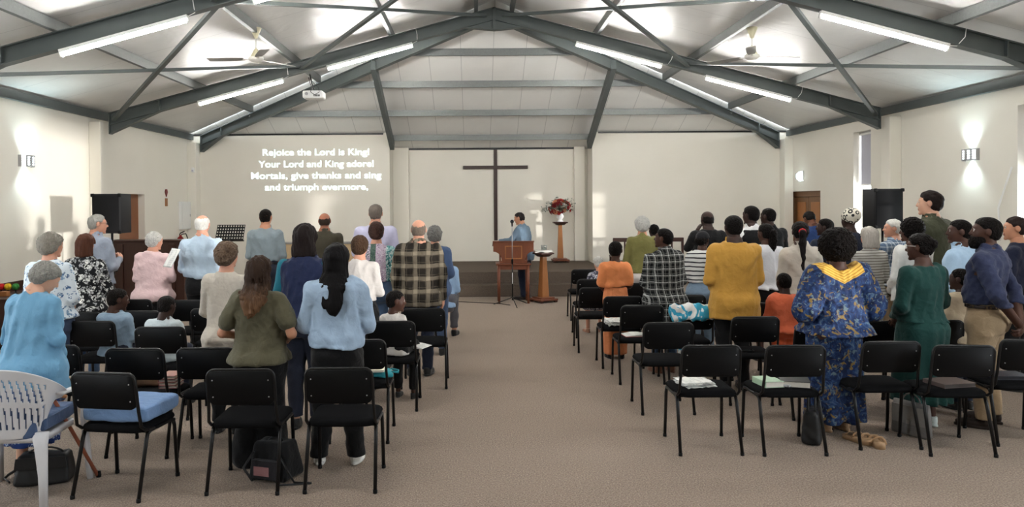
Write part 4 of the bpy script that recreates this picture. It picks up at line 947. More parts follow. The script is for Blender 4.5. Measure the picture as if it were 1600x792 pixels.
person('boy in a dark navy tee turned left right of the double door', 1290, 341, 119, 'M', 'deep', ('crop', dk), (fabric(srgb(28, 34, 50), 'navy_jersey'), .5, .45, dict(loose=.7)), ('trousers', F_NAVYT, .05), 'low', 14, 45, 0, w=1.04, ho=dict(t=.016))
person('person in a tall black and white patterned headwrap and dark dress', 1328, 322, 127, 'F', 'deep', ('wrap', FL_WRAP), (fabric(srgb(30, 34, 50), 'dark_navy_cloth'), .5, 1.0, dict(loose=.8, t=.02, name='dress_top')), ('skirt', fabric(srgb(30, 34, 50), 'dark_navy_cloth'), .1, dict(w=.12)), 'low', 4, 10, 0, w=1.1, g=1.1)
person('person with a large afro in a long blue dress printed with gold flowers', 1312, 350, 193, 'F', 'dark', ('afro', dk), (FL_DRESS, 520, .62, dict(loose=1.0, t=.034, sl=.045, flare=.05, neck=.832, name='dress_top', fold=.008)), ('skirt', FL_DRESS, 656, dict(w=.125, amp=.022, waist=.66, name='dress_skirt')), 'bent', 8, 14, 0, w=1.14, g=1.18, ho=dict(r=.16, c=(0, -.02, .05)), shoes=srgb(168, 136, 106), X=2.90, side=.05)
person('grey-haired person in a fine striped top beside the headwrap', 1358, 352, 140, 'F', 'pink', ('bob', srgb(160, 154, 146)), (ST_GR, .45, 1.0, dict(loose=.7, name='top')), ('trousers', fabric(srgb(150, 150, 148), 'grey_cloth'), .05), 'low', 3, 5, 0, ho=dict(L=.13))
person('white-haired man in profile wearing a blue plaid shirt', 1396, 341, 128, 'M', 'pink', ('short', wht), (PL_BLUE, .5, .6, dict(loose=.7, collar=1)), ('trousers', F_KHAKI, .05), 'low', 22, 52, 0, ho=dict(t=.016))
person('person with a rounded afro in a white shirt behind the green dress', 1425, 336, 146, 'M', 'dark', ('afro', dk), (fabric(srgb(204, 204, 200), 'white_oxford'), 470, 1.0, dict(loose=.9, t=.02, collar=1)), ('trousers', fabric(srgb(188, 184, 174), 'stone_cloth'), .05), 'low', 16, 34, 0, ho=dict(r=.128, c=(0, -.02, .04)), w=1.02)
person('tall dark-haired man in an olive jacket by the right wall', 1454, 297, 138, 'M', 'pale', ('short', srgb(30, 22, 20)), (fabric(srgb(62, 64, 48), 'olive_drab_cotton'), .47, 1.0, dict(loose=.9, t=.022, collar=1, name='jacket')), ('trousers', F_BLK, .05), 'low', 22, 34, 0, w=1.0, ho=dict(t=.02, low=-.075))
person('person in a dark green tiered dress and pale glasses', 1440, 364, 190, 'F', 'dark', ('crop', dk), (fabric(srgb(20, 58, 54), 'dark_green_crepe'), 502, .95, dict(loose=.5, t=.018, sl=.01, neck=.836, name='dress_top')), ('skirt', fabric(srgb(20, 58, 54), 'dark_green_crepe'), 626, dict(w=.135, amp=.014, waist=.63, name='dress_skirt')), 'low', 18, 26, -4, w=1.1, g=1.14, ho=dict(t=.02),
       extra=(lambda c: glasses(c, M_WHITE), blob('hair_bun', hairmat(dk, 1), lambda Q: ell(Q, (0, -.105, .03), (.05, .045, .05))-folds(Q, 3, .004, 8))), shoes=fabric(srgb(200, 208, 204), 'white_green_sneaker', .5))
person('man in a light blue shirt in profile between the olive jacket and the navy shirt', 1500, 342, 163, 'M', 'dark', ('crop', dk), (fabric(srgb(164, 190, 214), 'sky_blue_cotton'), .5, 1.0, dict(loose=.8, collar=1, fold=.007)), ('trousers', F_NAVYT, .05), 'low', 34, 38, 0, w=1.06, ho=dict(t=.014))
person('bearded man in a navy shirt and khaki trousers with hands clasped behind the back', 1553, 338, 190, 'M', 'dark', ('crop', dk), (fabric(srgb(44, 50, 76), 'navy_cotton'), 470, 1.0, dict(loose=.6, t=.02, collar=1, fold=.008, blouse=.008)), ('trousers', F_KHAKI, .045, dict(t=.018)), 'back', 42, 24, 2, w=1.1, g=1.0, ho=dict(t=.014), shoes=srgb(44, 34, 30), extra=(beard(dk), belt(M_BELT)), stance=.03, X=4.2)
person('person with pulled-back hair in a navy top before the bright window at the right edge', 1588, 336, 160, 'F', 'tan', ('short', srgb(40, 30, 28)), (fabric(srgb(26, 30, 50), 'dark_navy_jersey'), .5, 1.0, dict(loose=.5)), ('trousers', F_BLK, .05), 'low', 36, 30, 0, w=1.05, ho=dict(t=.012), extra=(blob('hair_bun', hairmat(srgb(40, 30, 28)), lambda Q: ell(Q, (0, -.115, .0), (.04, .035, .04))-folds(Q, 3, .003, 8)),), X=5.28)
person('child in a cream fleece half hidden beside the navy shirt', 1502, 418, 176, 'M', 'deep', ('crop', dk), (fabric(srgb(196, 178, 152), 'cream_fleece'), 535, 1.0, dict(loose=1.0, t=.024, name='fleece')), ('trousers', F_NAVYT, .06), 'down', 12, 30, 0, child=True, ho=dict(t=.008))
person('boy in an orange hooded sweatshirt among the chairs at right', 1225, 425, 156, 'M', 'deep', ('crop', dk), (fabric(srgb(196, 96, 64), 'orange_jersey'), 519, 1.0, dict(loose=1.0, t=.026, hood=1, name='hoodie', fold=.007)), ('trousers', fabric(srgb(200, 88, 52), 'orange_sweatpants'), .05), 'low', 4, 4, 0, child=True, w=1.15, g=1.1, ho=dict(t=.006))
# ------------------------------------------------------------------ stacking chairs
def chair_proto():
    root = thing('stacking_chair', '', 'chair')
    m = MB(); rings = []
    for z, k, dy in ((.405, .86, 0), (.412, .96, 0), (.43, 1.0, 0), (.447, .98, 0), (.46, .90, 0), (.466, .72, 0), (.468, .3, 0)):
        out = []
        for x, y in rrect(.46, .42, .07, 6):
            tp = 1-.10*(.5-(y/.42))*.5
            out.append((x*k*tp, .235+y*k-.0, z-(.012*max(0, (y*k-.13)/.08) if y > .13 else 0)))
        rings.append(out)
    m.loft(rings); m.build('seat', M_SEAT, root)
    m = MB(); rings = []
    def back(x, z): return -.012-.030*(z-.575)/.22-.020*(1-(x/.215)**2)
    for off, k in ((.010, .965), (.006, 1), (-.006, 1), (-.010, .965)):
        out = []
        for x, z in rrect(.425, .225, .045, 7):
            out.append((x*k, back(x*k, z+.6875)+off+.012, .6875+z*k))
        rings.append(out)
    m.loft(rings); bk = m.build('backrest', M_BLACKP, root)
    for x in (-.178, .178):
        for z in (.63, .74):
            y = back(x, z)+.001
            MB().loft([[(x+r*math.cos(2*PI*k/8), y-d, z+r*math.sin(2*PI*k/8)) for k in range(8)] for r, d in ((.0045, 0), (.004, .003), (.0015, .004))]).build('rivet', M_RIVET, bk)
    pts = [(-.222, .16, .415), (-.224, .07, .425), (-.222, .02, .46), (-.216, .002, .56), (-.214, -.022, .72)]
    for k in range(1, 7):
        a = rad(180-90*k/6); pts.append((-.164+.05*math.cos(a), -.03, .748+.05*math.sin(a)+.006))
    pts += [(-x, y, z) for x, y, z in reversed(pts)]
    MB().tube(pts, .0105, 10).build('back_frame', M_BLACK, root)
    m = MB()
    for s in (-1, 1): m.tube([(s*.218, .40, .398), (s*.22, .36, .408), (s*.22, .12, .408), (s*.219, .085, .395)], .012, 10)
    for y in (.12, .36): m.tube([(-.22, y, .402), (.22, y, .402)], .010, 8)
    m.build('seat_frame', M_BLACK, root)
    for s in (-1, 1):
        MB().tube([(s*.219, .095, .405), (s*.220, .075, .36), (s*.226, -.025, .012)], .0125, 10).build('leg', M_BLACK, root)
        MB().tube([(s*.218, .388, .405), (s*.219, .405, .36), (s*.224, .43, .012)], .0125, 10).build('leg', M_BLACK, root)
    for ch in list(root.children):
        if ch.name.startswith('leg'):
            v = ch.data.vertices[-1].co; x, y = (sum(p.co[i] for p in list(ch.data.vertices)[-10:])/10 for i in (0, 1))
            MB().lathe([(.014, 0), (.0145, .004), (.0145, .022), (.011, .024)], (x, y, 0), 10).build('foot_cap', M_BLACKP, ch)
    return root
CH = []
def chair(px, yt, label, rz=0, dy=0):
    hor = 319+.0066*(743-px); s = (yt-hor)/(CAMZ-.805)
    if not CH: o = chair_proto()
    else: o = copy_tree(CH[0])
    Y = F/s+.03+dy
    s = F/(F/s+dy)
    o.location = ((px-743)/s, Y, 0); o.rotation_euler = (0, 0, rad(rz)); o['label'] = label; o['group'] = 'black stacking chairs in rows'
    CH.append(o); return o
def on(o, x, y, z=.468):
    return o.location+Matrix.Rotation(o.rotation_euler[2], 3, 'Z') @ Vector((x, y, z))
# right block, nearest row first
g1 = chair(1111, 541, 'black chair with a folded newspaper on its seat, front row by the aisle')
g2 = chair(1243, 541, 'black chair carrying a green book and a black bible beside the black handbag')
g3 = chair(1393, 535, 'empty black chair directly behind the long blue dress')
g4 = chair(1507, 541, 'black chair with a grey folder on its seat, front row at right', -4)
g5 = chair(1612, 532, 'black chair cut by the right edge with a dark case on its seat', -6)
f1 = chair(1044, 505, 'empty black aisle chair, second from the camera in the right block')
f2 = chair(1180, 496, 'black chair with a mobile phone lying on its seat behind the mustard jacket')
f3 = chair(1282, 509, 'black chair mostly covered by the long blue dress')
f4 = chair(1385, 503, 'black chair showing between the blue dress and the green dress')
f5 = chair(1468, 502, 'black chair showing between the green dress and the khaki trousers')
e1 = chair(1003, 478, 'black aisle chair with an open red-edged book on its seat')
e2 = chair(1081, 480, 'black chair draped with a turquoise and white scarf')
e3 = chair(1178, 474, 'black chair between the mustard jacket and the orange hoodie')
d1 = chair(973, 464, 'black aisle chair with crumpled white printed papers on its seat, behind the orange skirt')
d2 = chair(1072, 462, 'black chair between the plaid shirt and the pale jeans')
d4 = chair(1203, 450, 'black chair behind the braided ponytail, beyond the mustard jacket')
c1 = chair(932, 450, 'black aisle chair with the white-haired seated person just beyond it')
c2 = chair(1005, 443, 'black chair behind the moss green jacket')
b1 = chair(926, 437, 'black aisle chair second from the platform in the right block')
a1 = chair(914, 421.5, 'black aisle chair nearest the platform in the right block')
# left block
l1 = chair(159, 584, 'black chair carrying a thick light blue cushion, front left', -8)
l2 = chair(373, 572, 'empty black chair right behind the olive top', 0, -.12)
l3 = chair(527, 570, 'empty black chair right behind the light blue sweatshirt', 0, -.12)
m1 = chair(208, 546, 'black chair with a brown bag and reddish books on its seat', -2)
m2 = chair(320, 545, 'black chair behind the beige linen tunic')
m3 = chair(557, 532, 'black chair with books on a teal bag, beside the light blue sweatshirt')
m0 = chair(76, 541, 'black chair half hidden by the bright blue cardigan')
n1 = chair(140, 503, 'black chair directly behind the child in pale denim')
n2 = chair(248, 512, 'black chair directly behind the child in the pale shirt')
n3 = chair(609, 503, 'black chair directly behind the child with cornrow braids')
p1 = chair(660, 483, 'black aisle chair behind the brown plaid shirt')
p2 = chair(290, 470, 'black chair below the light blue dress shirt')
p3 = chair(216, 487, 'black chair below the pale pink shirt, nearer of two')
p4 = chair(205, 469, 'black chair below the pale pink shirt, farther of two')
p5 = chair(122, 489, 'black chair below the black floral blouse')
p6 = chair(600, 455, 'black chair beside the multicoloured tee')
p7 = chair(330, 483, 'black chair just left of the beige linen tunic')

# ------------------------------------------------------------------ white plastic armchair
def plastic_chair(loc, rz):
    root = thing('plastic_armchair', 'white moulded plastic armchair with slotted back and blue cushions at the left edge', 'chair', loc, rad(rz))
    mp = plain('white_moulded_plastic', srgb(206, 206, 210), .38, 0, .03)
    m = MB(); NU, NV = 110, 50
    def top(t): return .68+.19*max(0, math.cos(min(abs(t)*1.28, PI/2)))**.9
    def bot(t):
        u = min(max((abs(t)-.62)/.45, 0), 1); return .43+.205*u*u*(3-2*u)
    vs = []
    for i in range(NU+1):
        t = -1.25+2.5*i/NU
        for j in range(NV+1):
            v = j/NV; z = bot(t)+(top(t)-bot(t))*v
            R = .255+.045*v; x = R*math.sin(t*1.18); y = .20-(.23+.05*v)*math.cos(t*1.18)
            vs.append((x, y, z))
    fs = []
    for i in range(NU):
        for j in range(NV):
            t = -1.25+2.5*(i+.5)/NU; v = (j+.5)/NV
            q = ((abs(t)+.20*(v-.5)+.25*(v-.5)**2)*9.0+.5) % 1
            if abs(t) < .78 and q < .30 and (.14 < v < .46 or .54 < v < .86): continue
            a = i*(NV+1)+j; fs.append((a, a+NV+1, a+NV+2, a+1))
    m.add(vs, fs, True); b = m.build('backrest', mp, root, fix=False); so = b.modifiers.new('thick', 'SOLIDIFY'); so.thickness = .007; so.offset = 0
    m = MB(); m.loft([[(x*k, .22+y*k, z) for x, y in rrect(.47, .45, .08)] for z, k in ((.405, .97), (.40, 1), (.43, 1.0), (.437, .97), (.425, .8))]); m.build('seat', mp, root)
    for s in (-1, 1):
        m = MB(); m.loft([[(s*(cx+u), y, z+w) for u, w in rrect(.055, .018, .008, 2)] for cx, y, z in ((.285, .10, .675), (.292, .2, .672), (.296, .34, .668), (.285, .46, .655), (.278, .475, .64))]); m.build('armrest', mp, root)
        m = MB(); m.loft([[(s*(cx+u), y+w, z) for u, w in rrect(wd, dp, .012, 2)] for cx, y, z, wd, dp in ((.285, .45, .655, .035, .06), (.275, .44, .43, .03, .065), (.285, .46, .2, .035, .055), (.295, .48, 0, .035, .045))]); m.build('leg', mp, root)
        m = MB(); m.loft([[(s*(cx+u), y+w, z) for u, w in rrect(wd, dp, .012, 2)] for cx, y, z, wd, dp in ((.20, .02, .46, .11, .03), (.215, .0, .38, .075, .04), (.24, -.03, .2, .05, .04), (.255, -.055, 0, .045, .038))]); m.build('leg', mp, root)
    return root
PC = plastic_chair((-2.90, 4.50, 0), 4)
def cushion(nm, label, c, d, m, rz=0, rx=0, seed=1):
    w, dd, h = d; o = thing(nm, label, 'cushion', c, rad(rz)); o.rotation_euler = (rad(rx), 0, rad(rz))
    f = lambda P: (lambda q: np.sqrt((np.maximum(q, 0)**2).sum(1))+np.minimum(q.max(1), 0)-.022)(np.abs(P-A((0, 0, h/2)))-A((w/2-.022, dd/2-.022, h/2-.022-.0))*np.stack([np.ones(len(P)), np.ones(len(P)), 1-.28*((P[:, 0]/(w/2))**4+(P[:, 1]/(dd/2))**4)], 1))-folds(P, seed, .003, 1.6)
    v, q = nets(f, (-w/2-.04, -dd/2-.04, -.03), (w/2+.04, dd/2+.04, h+.04), .008); v[:, 2] = np.maximum(v[:, 2], 0)
    mesh_np('pad', v, q, m, o)
    e = MB(); e.tube([(x, y, h*.80) for x, y in rrect(w-.01, dd-.01, .03)]+[(rrect(w-.01, dd-.01, .03)[0][0], rrect(w-.01, dd-.01, .03)[0][1], h*.80)], .004, 6); e.build('piping', m, o)
    return o
F_DBL = fabric(srgb(70, 88, 120), 'dark_blue_cushion_cloth'); F_LBL = fabric(srgb(112, 142, 184), 'light_blue_cushion_cloth')
cushion('seat_cushion', 'dark blue cushion on the seat of the white plastic armchair', on(PC, 0, .25, .438), (.44, .42, .11), F_DBL, 4, 0, 3)
cushion('back_cushion', 'dark blue cushion leaning against the back of the white plastic armchair', on(PC, 0, .10, .55), (.36, .30, .09), F_DBL, 4, 78, 5)
cushion('seat_cushion', 'thick light blue cushion on the front-left black chair', on(l1, .02, .24), (.44, .40, .115), F_LBL, -8, 0, 7)

# ------------------------------------------------------------------ walking stick
a, b = at(80, 617, 4.78), at(154, 738, 5.02); b.z = .0
o = thing('walking_stick', 'reddish walking stick with a pale wooden handle leaning by the white plastic armchair', 'walking stick', b)
d = a-b
MB().tube([d*.012, d*.5, d*.93], .012, 10).build('shaft', plain('reddish_stick_wood', srgb(146, 84, 62), .5, 0, .25, 40), o)
MB().tube([d*.93+Vector((-.05, -.02, -.015)), d*.94+Vector((-.02, 0, .012)), d*.95+Vector((.03, .01, .022)), d*.95+Vector((.075, .02, .012))], [.011, .014, .014, .011], 10).build('handle', M_WMID, o)
MB().lathe([(.016, 0), (.017, .01), (.014, .04)], (0, 0, 0), 12).build('rubber_tip', M_BLACKP, o)

# ------------------------------------------------------------------ books, papers and small things on the seats
PAPER = plain('book_paper', srgb(222, 218, 208), .8, 0, .04, 90); 
def book(label, loc, size, cover, rz=0, nm='book', cat='book', group=None, pages=None):
    w, d, h = size; o = thing(nm, label, cat, loc, rad(rz), group)
    m = MB(); m.bb(-w/2, w/2, -d/2, d/2, 0, .003); m.bb(-w/2, w/2, -d/2, d/2, h-.003, h); m.bb(-w/2, -w/2+.004, -d/2, d/2, .003, h-.003); m.build('cover', cover, o, bevel=.001)
    m = MB(); m.bb(-w/2+.005, w/2-.005, -d/2+.005, d/2-.005, .0032, h-.0032); m.build('pages', pages or PAPER, o)
    return o
def paper(label, loc, size, n=4, rz=0, nm='newspaper', cat='paper', m=None, crumple=.006, seed=0):
    w, d, h = size; o = thing(nm, label, cat, loc, rad(rz)); r = random.Random(seed)
    mm = m or M_NEWS
    for i in range(n):
        f = MB(); vs = []; NX = 10; a = rad(r.uniform(-6, 6)); dx, dy = r.uniform(-.012, .012), r.uniform(-.012, .012)
        for ii in range(NX+1):
            for jj in range(NX+1):
                x, y = (ii/NX-.5)*w, (jj/NX-.5)*d
                z = h*i/n+.002+abs(math.sin(ii*1.3+i*2+jj*.7))*crumple
                vs.append((x*math.cos(a)-y*math.sin(a)+dx, x*math.sin(a)+y*math.cos(a)+dy, z))
        f.add(vs, [(ii*(NX+1)+jj, (ii+1)*(NX+1)+jj, (ii+1)*(NX+1)+jj+1, ii*(NX+1)+jj+1) for ii in range(NX) for jj in range(NX)], True)
        p = f.build('sheet', mm, o, fix=False); so = p.modifiers.new('t', 'SOLIDIFY'); so.thickness = h/n*.7
    return o
t = NT('printed_paper'); x = t.xyz(); ln = t.math('MULTIPLY', t.band(x[1], .012, .004, .4), t.step(t.noise(30, 2, t.map((1, .2, 1))), .45, .55)); M_NEWS = t.done(t.mix(t.math('MULTIPLY', ln, .7), srgb(222, 222, 218), srgb(110, 112, 116)), .85, 0, .15)
def leather(n, c): return plain(n, c, .5, 0, .12, 60, .1)
paper('folded white newspaper on the front aisle chair of the right block', on(g1, -.06, .20), (.24, .20, .035), 5, 8, seed=2)
book('light green hymn book on the chair beside the black handbag', on(g2, -.11, .20), (.15, .20, .045), plain('green_cover', srgb(160, 186, 160), .5), 8, 'hymn_book')
book('second green hymn book under the light green one', on(g2, -.11, .20, .4685), (.155, .205, .0005+.0), M_WHITE, 8) if False else None
book('thick black bible with white page edges next to the green hymn book', on(g2, .09, .21), (.21, .24, .045), leather('black_cover', (.012, .012, .013)), -18, 'bible')
o = thing('eyeglasses_case', 'small silver case between the green book and the black bible', 'case', on(g2, -.012, .13), rad(40)); MB().loft([[(x*k, y*k, z) for x, y in rrect(.035, .09, .015)] for z, k in ((0, .9), (.006, 1), (.014, 1), (.02, .85))]).build('shell', M_SCON, o); MB().tube([(-.0178, -.03, .010), (-.0178, .03, .010)], .0015, 6).build('hinge', M_RIVET, o)
book('brown-grey zip folder on the front row chair at right', on(g4, .03, .21), (.27, .21, .03), leather('grey_brown_cover', srgb(88, 76, 72)), 10, 'folder', 'folder', None, leather('grey_brown_inner', srgb(66, 58, 54)))
book('dark zip case on the chair at the right edge', on(g5, -.03, .22), (.27, .20, .03), leather('dark_cover', srgb(44, 44, 54)), -4, 'folder', 'folder', None, leather('dark_inner', srgb(30, 30, 36)))
o = thing('mobile_phone', 'dark mobile phone lying on the chair behind the mustard jacket', 'phone', on(f2, -.04, .12), rad(84)); MB().loft([[(x*k, y*k, z) for x, y in rrect(.075, .155, .012)] for z, k in ((0, .96), (.002, 1), (.007, 1), (.009, .96))]).build('body', M_BLACK, o); MB().bb(-.033, .033, -.070, .070, .0091, .0096).build('screen', plain('phone_glass', (.03, .033, .036), .1, 0, .05), o)
def open_book(label, loc, rz, cover, w=.17, d=.23):
    o = thing('open_book', label, 'book', loc, rad(rz))
    MB().bb(-w, w, -d/2, d/2, 0, .004).build('cover', cover, o)
    for s in (-1, 1):
        m = MB(); n = 8; pr = [(s*(w-.006)*k/n, .005+.016*math.sin(PI*min(1, .15+.85*(1-k/n))*.5)*(.4+.6*math.sin(PI*min(.5+k/n*.5, 1)))) for k in range(n+1)]
        m.prism([(0.0, .004)]+pr+[(s*(w-.006), .004)], d-.012, 'Y', (0, -d/2+.006, 0)); m.build('pages', M_NEWS, o)
    return o
open_book('open book with a red cover on the second aisle chair from the orange skirt', on(e1, -.02, .18), 6, plain('red_cover', srgb(150, 62, 56), .5), .14, .21)
paper('crumpled white printed papers on the aisle chair behind the orange skirt', on(d1, 0, .18), (.34, .30, .05), 4, 4, 'printed_papers', 'paper', None, .02, 5)
o = paper('white paper held up by the person in the pale pink shirt', Vector(at(268, 402, 8.62)), (.17, .24, .004), 1, 0, 'song_sheet', 'paper', None, .003, 8); o.rotation_euler = (rad(62), rad(0), rad(-34))
open_book('open white book on the lap of the child with cornrow braids', at(645, 541, 6.98)+Vector((0.02, 0, .0)), -24, M_WHITE, .13, .2)
# stack of hymn books on the chair at left
cols = [srgb(150, 96, 92), srgb(172, 120, 112), srgb(136, 84, 84), srgb(158, 110, 100)]
for i, c in enumerate(cols):
    book('reddish hymn book on the left chair seat, '+['bottom', 'second from the bottom', 'second from the top', 'topmost'][i]+' of the stack', on(m1, .145, .25, .469+i*.024), (.13, .19, .0225), plain('reddish_cover', c, .45), 4-2*i, 'hymn_book', 'book', 'reddish hymn books stacked on a left chair')
def bag_sdf(name, label, cat, loc, rz, R, m, seed, strap=None, sm=None, parts=()):
    w, d, h = R; o = thing(name, label, cat, loc, rad(rz))
    def f(P):
        q = np.abs(P-A((0, 0, h/2)))-A((w/2-.03, d/2-.03, h/2-.03))*np.stack([1-.18*np.clip(P[:, 2]/h, 0, 1), 1-.55*np.clip(P[:, 2]/h, 0, 1), np.ones(len(P))], 1)
        return np.sqrt((np.maximum(q, 0)**2).sum(1))+np.minimum(q.max(1), 0)-.028-folds(P, seed, .007, 1.5)
    v, q = nets(f, (-w/2-.05, -d/2-.05, -.04), (w/2+.05, d/2+.05, h+.05), .009); v[:, 2] = np.maximum(v[:, 2], .001)
    mesh_np('bag_body', v, q, m, o)
    if strap:
        for s in strap: MB().tube(s, .006, 8, flat=1.5).build('strap', sm or m, o)
    for nm, mb, mm in parts: mb.build(nm, mm, o)
    return o
L_BLK = leather('black_leather', (.014, .014, .015)); L_GREY = leather('grey_leather', srgb(120, 116, 114)); L_BRN = leather('brown_leather', srgb(112, 88, 68))
arc = lambda w, z0, h, y=0, n=10: [(w*math.cos(PI-PI*k/n), y, z0+h*math.sin(PI*k/n)) for k in range(n+1)]
p = at(72, 764, 4.95); p.z = 0
bag_sdf('handbag', 'black handbag lying on the carpet under the white plastic armchair', 'bag', p, 12, (.36, .22, .20), L_BLK, 3, [arc(.12, .17, .06), [(-.16, 0, .10), (-.24, .04, .05), (-.26, .02, .03), (-.2, -.06, .03)]], L_BLK, [('flap', MB().prism([(-.16, .115), (.16, .115), (.15, .19), (-.15, .19)], .006, 'Y', (0, -.098, 0)), L_BLK), ('buckle', MB().bb(-.02, .02, -.104, -.098, .11, .13), M_RIVET)])
p = at(432, 738, 5.0); p.z = 0
bag_sdf('backpack', 'black backpack with loose straps on the carpet behind two front-left chairs', 'bag', p, -18, (.30, .26, .26), fabric(srgb(24, 24, 26), 'black_nylon'), 9, [arc(.07, .22, .05), [(.08, -.10, .20), (.17, -.13, .10), (.20, -.1, .02), (.3, -.05, .008), (.10, -.15, .006)], [(-.10, -.11, .2), (-.15, -.16, .10), (-.08, -.16, .02)]], L_BLK, [('front_pocket', MB().bb(-.10, .10, -.135, -.09, .03, .15), fabric(srgb(40, 38, 42), 'black_nylon')), ('pink_lining', MB().bb(-.085, .03, -.140, -.134, .05, .11), fabric(srgb(150, 108, 110), 'pink_lining'))])
p = at(1269, 688, 5.68); p.z = 0
bag_sdf('handbag', 'black leather handbag with two handles on the carpet beside the blue dress', 'bag', p, 62, (.30, .15, .25), L_BLK, 4, [arc(.08, .23, .13, -.025), arc(.08, .23, .12, .025)], L_BLK, [('clasp', MB().bb(-.012, .012, -.085, -.07, .19, .21), M_RIVET)])
p = at(1424, 678, 5.82); p.z = 0
o = thing('tote_bag', 'grey satchel standing beside the feet of the green dress', 'bag', p, rad(-62))
m = MB(); m.loft([[(x*k, y*kk, z) for x, y in rrect(.30, .08, .02)] for z, k, kk in ((0.0, .96, 1), (.02, 1, 1), (.20, .97, .7), (.26, .93, .35))]); m.build('bag_body', L_GREY, o)
m = MB(); m.bb(-.135, .135, -.044, -.038, .09, .235); m.build('flap', leather('light_grey_leather', srgb(140, 136, 132)), o, bevel=.004); MB().tube(arc(.07, .255, .07), .006, 8).build('handle', L_GREY, o); MB().bb(-.015, .015, -.05, -.044, .09, .12).build('buckle', M_RIVET, o)
bag_sdf('clutch_bag', 'small brown bag on the left chair seat beside the reddish hymn books', 'bag', on(m1, -.06, .24), 3, (.22, .12, .10), L_BRN, 6, [arc(.06, .085, .03)], L_BRN)
o = bag_sdf('cloth_bag', 'flat teal cloth bag on the chair beside the light blue sweatshirt', 'bag', on(m3, .10, .24), 10, (.30, .26, .05), fabric(srgb(46, 138, 150), 'teal_cloth'), 11, [[(.12, -.02, .03), (.18, -.05, .03), (.19, .06, .02), (.13, .09, .03)]], fabric(srgb(46, 138, 150), 'teal_cloth'))
book('white booklet lying on the teal cloth bag, beneath the red-spined book', on(m3, .09, .22, .522), (.17, .22, .018), plain('ivory_cover', srgb(224, 216, 196), .5), 6, 'booklet')
book('red-spined book on top of the white booklet', on(m3, .08, .24, .541), (.13, .18, .018), plain('crimson_cover', srgb(160, 52, 62), .45), -6, 'hymn_book')
# scarf over a chair back
F_TURQ = None
t = NT('turquoise_white_scarf'); x = t.xyz(); w_ = t.noise(5, 2, dist=2.2); M_SCARF = t.done(t.ramp(w_, [(.40, srgb(222, 222, 220)), (.455, srgb(214, 218, 220)), (.47, srgb(60, 160, 190)), (.60, srgb(50, 150, 184)), (.62, srgb(210, 208, 204))]), .85)
o = thing('scarf', 'turquoise and white scarf thrown over a black chair back', 'scarf', e2.location)
f = lambda P: smin(smin(np.maximum(rc(P, (-.17, -.035, .79), (.17, -.035, .78), .055, .06), P[:, 2]*0-1), rc(P, (-.18, -.07, .70), (.18, -.075, .72), .035, .04), .05), smin(rc(P, (-.19, -.05, .75), (-.12, .045, .58), .035, .022), rc(P, (-.10, .07, .56), (-.07, .06, .34), .025, .035), .04), .03)-folds(P, 13, .013, 2.0)
v, q = nets(f, (-.32, -.22, .25), (.32, .2, .92), .009); mesh_np('fabric', v, q, M_SCARF, o)
f = lambda P: rc(P, (-.14, -.062, .68), (-.10, -.06, .42), .03, .04)-folds(P, 14, .010, 2.5)
v, q = nets(f, (-.26, -.16, .34), (.02, .06, .76), .009); mesh_np('hanging_end', v, q, M_SCARF, o)
# sandals kicked off beside the blue dress
for i, (px, py, Y, rz) in enumerate(((1340, 680, 5.66, -40), (1366, 690, 5.58, -62))):
    p = at(px, py, Y); p.z = 0; o = thing('sandal', 'tan strappy sandal on the carpet beside the blue dress, '+('left' if i == 0 else 'right')+' one of the pair', 'sandal', p, rad(rz+60))
    mt = leather('tan_leather', srgb(168, 136, 104))
    pl_ = [(x*(1+.15*math.sin(y*12)), y) for x, y in rrect(.085, .25, .04)]
    m = MB(); m.loft([[(x, y, z+.018*(y < -.02)*(z > .01)) for x, y in pl_] for z in (0, .012, .03)]); m.build('sole', mt, o)
    for y, h in ((.07, .05), (.0, .065), (-.07, .075)): MB().tube([(-.042, y+.015, .028), (-.034, y+.008, h*.8), (-.015, y, h+.006), (.015, y-.008, h+.006), (.034, y-.012, h*.8), (.042, y-.018, .028)], .010, 8, flat=.45).build('strap', mt, o)
o = thing('face_mask', 'pale blue face mask held by the person in the multicoloured tee', 'mask', at(613, 482, 8.07), 0)
f = lambda P: np.maximum(ell(P, (0, 0, 0), (.05, .03, .06)), -ell(P, (0, .02, 0), (.048, .03, .055)))-folds(P, 2, .004, 3); v, q = nets(f, (-.08, -.06, -.09), (.08, .06, .09), .007); mesh_np('mask_cloth', v, q, fabric(srgb(160, 190, 212), 'pale_blue_mask'), o); MB().tube([(-.03, -.02, .05), (-.05, -.03, .08), (-.02, -.02, .1), (.01, -.02, .055)], .002, 6).build('ear_loop', M_WHITE, o)

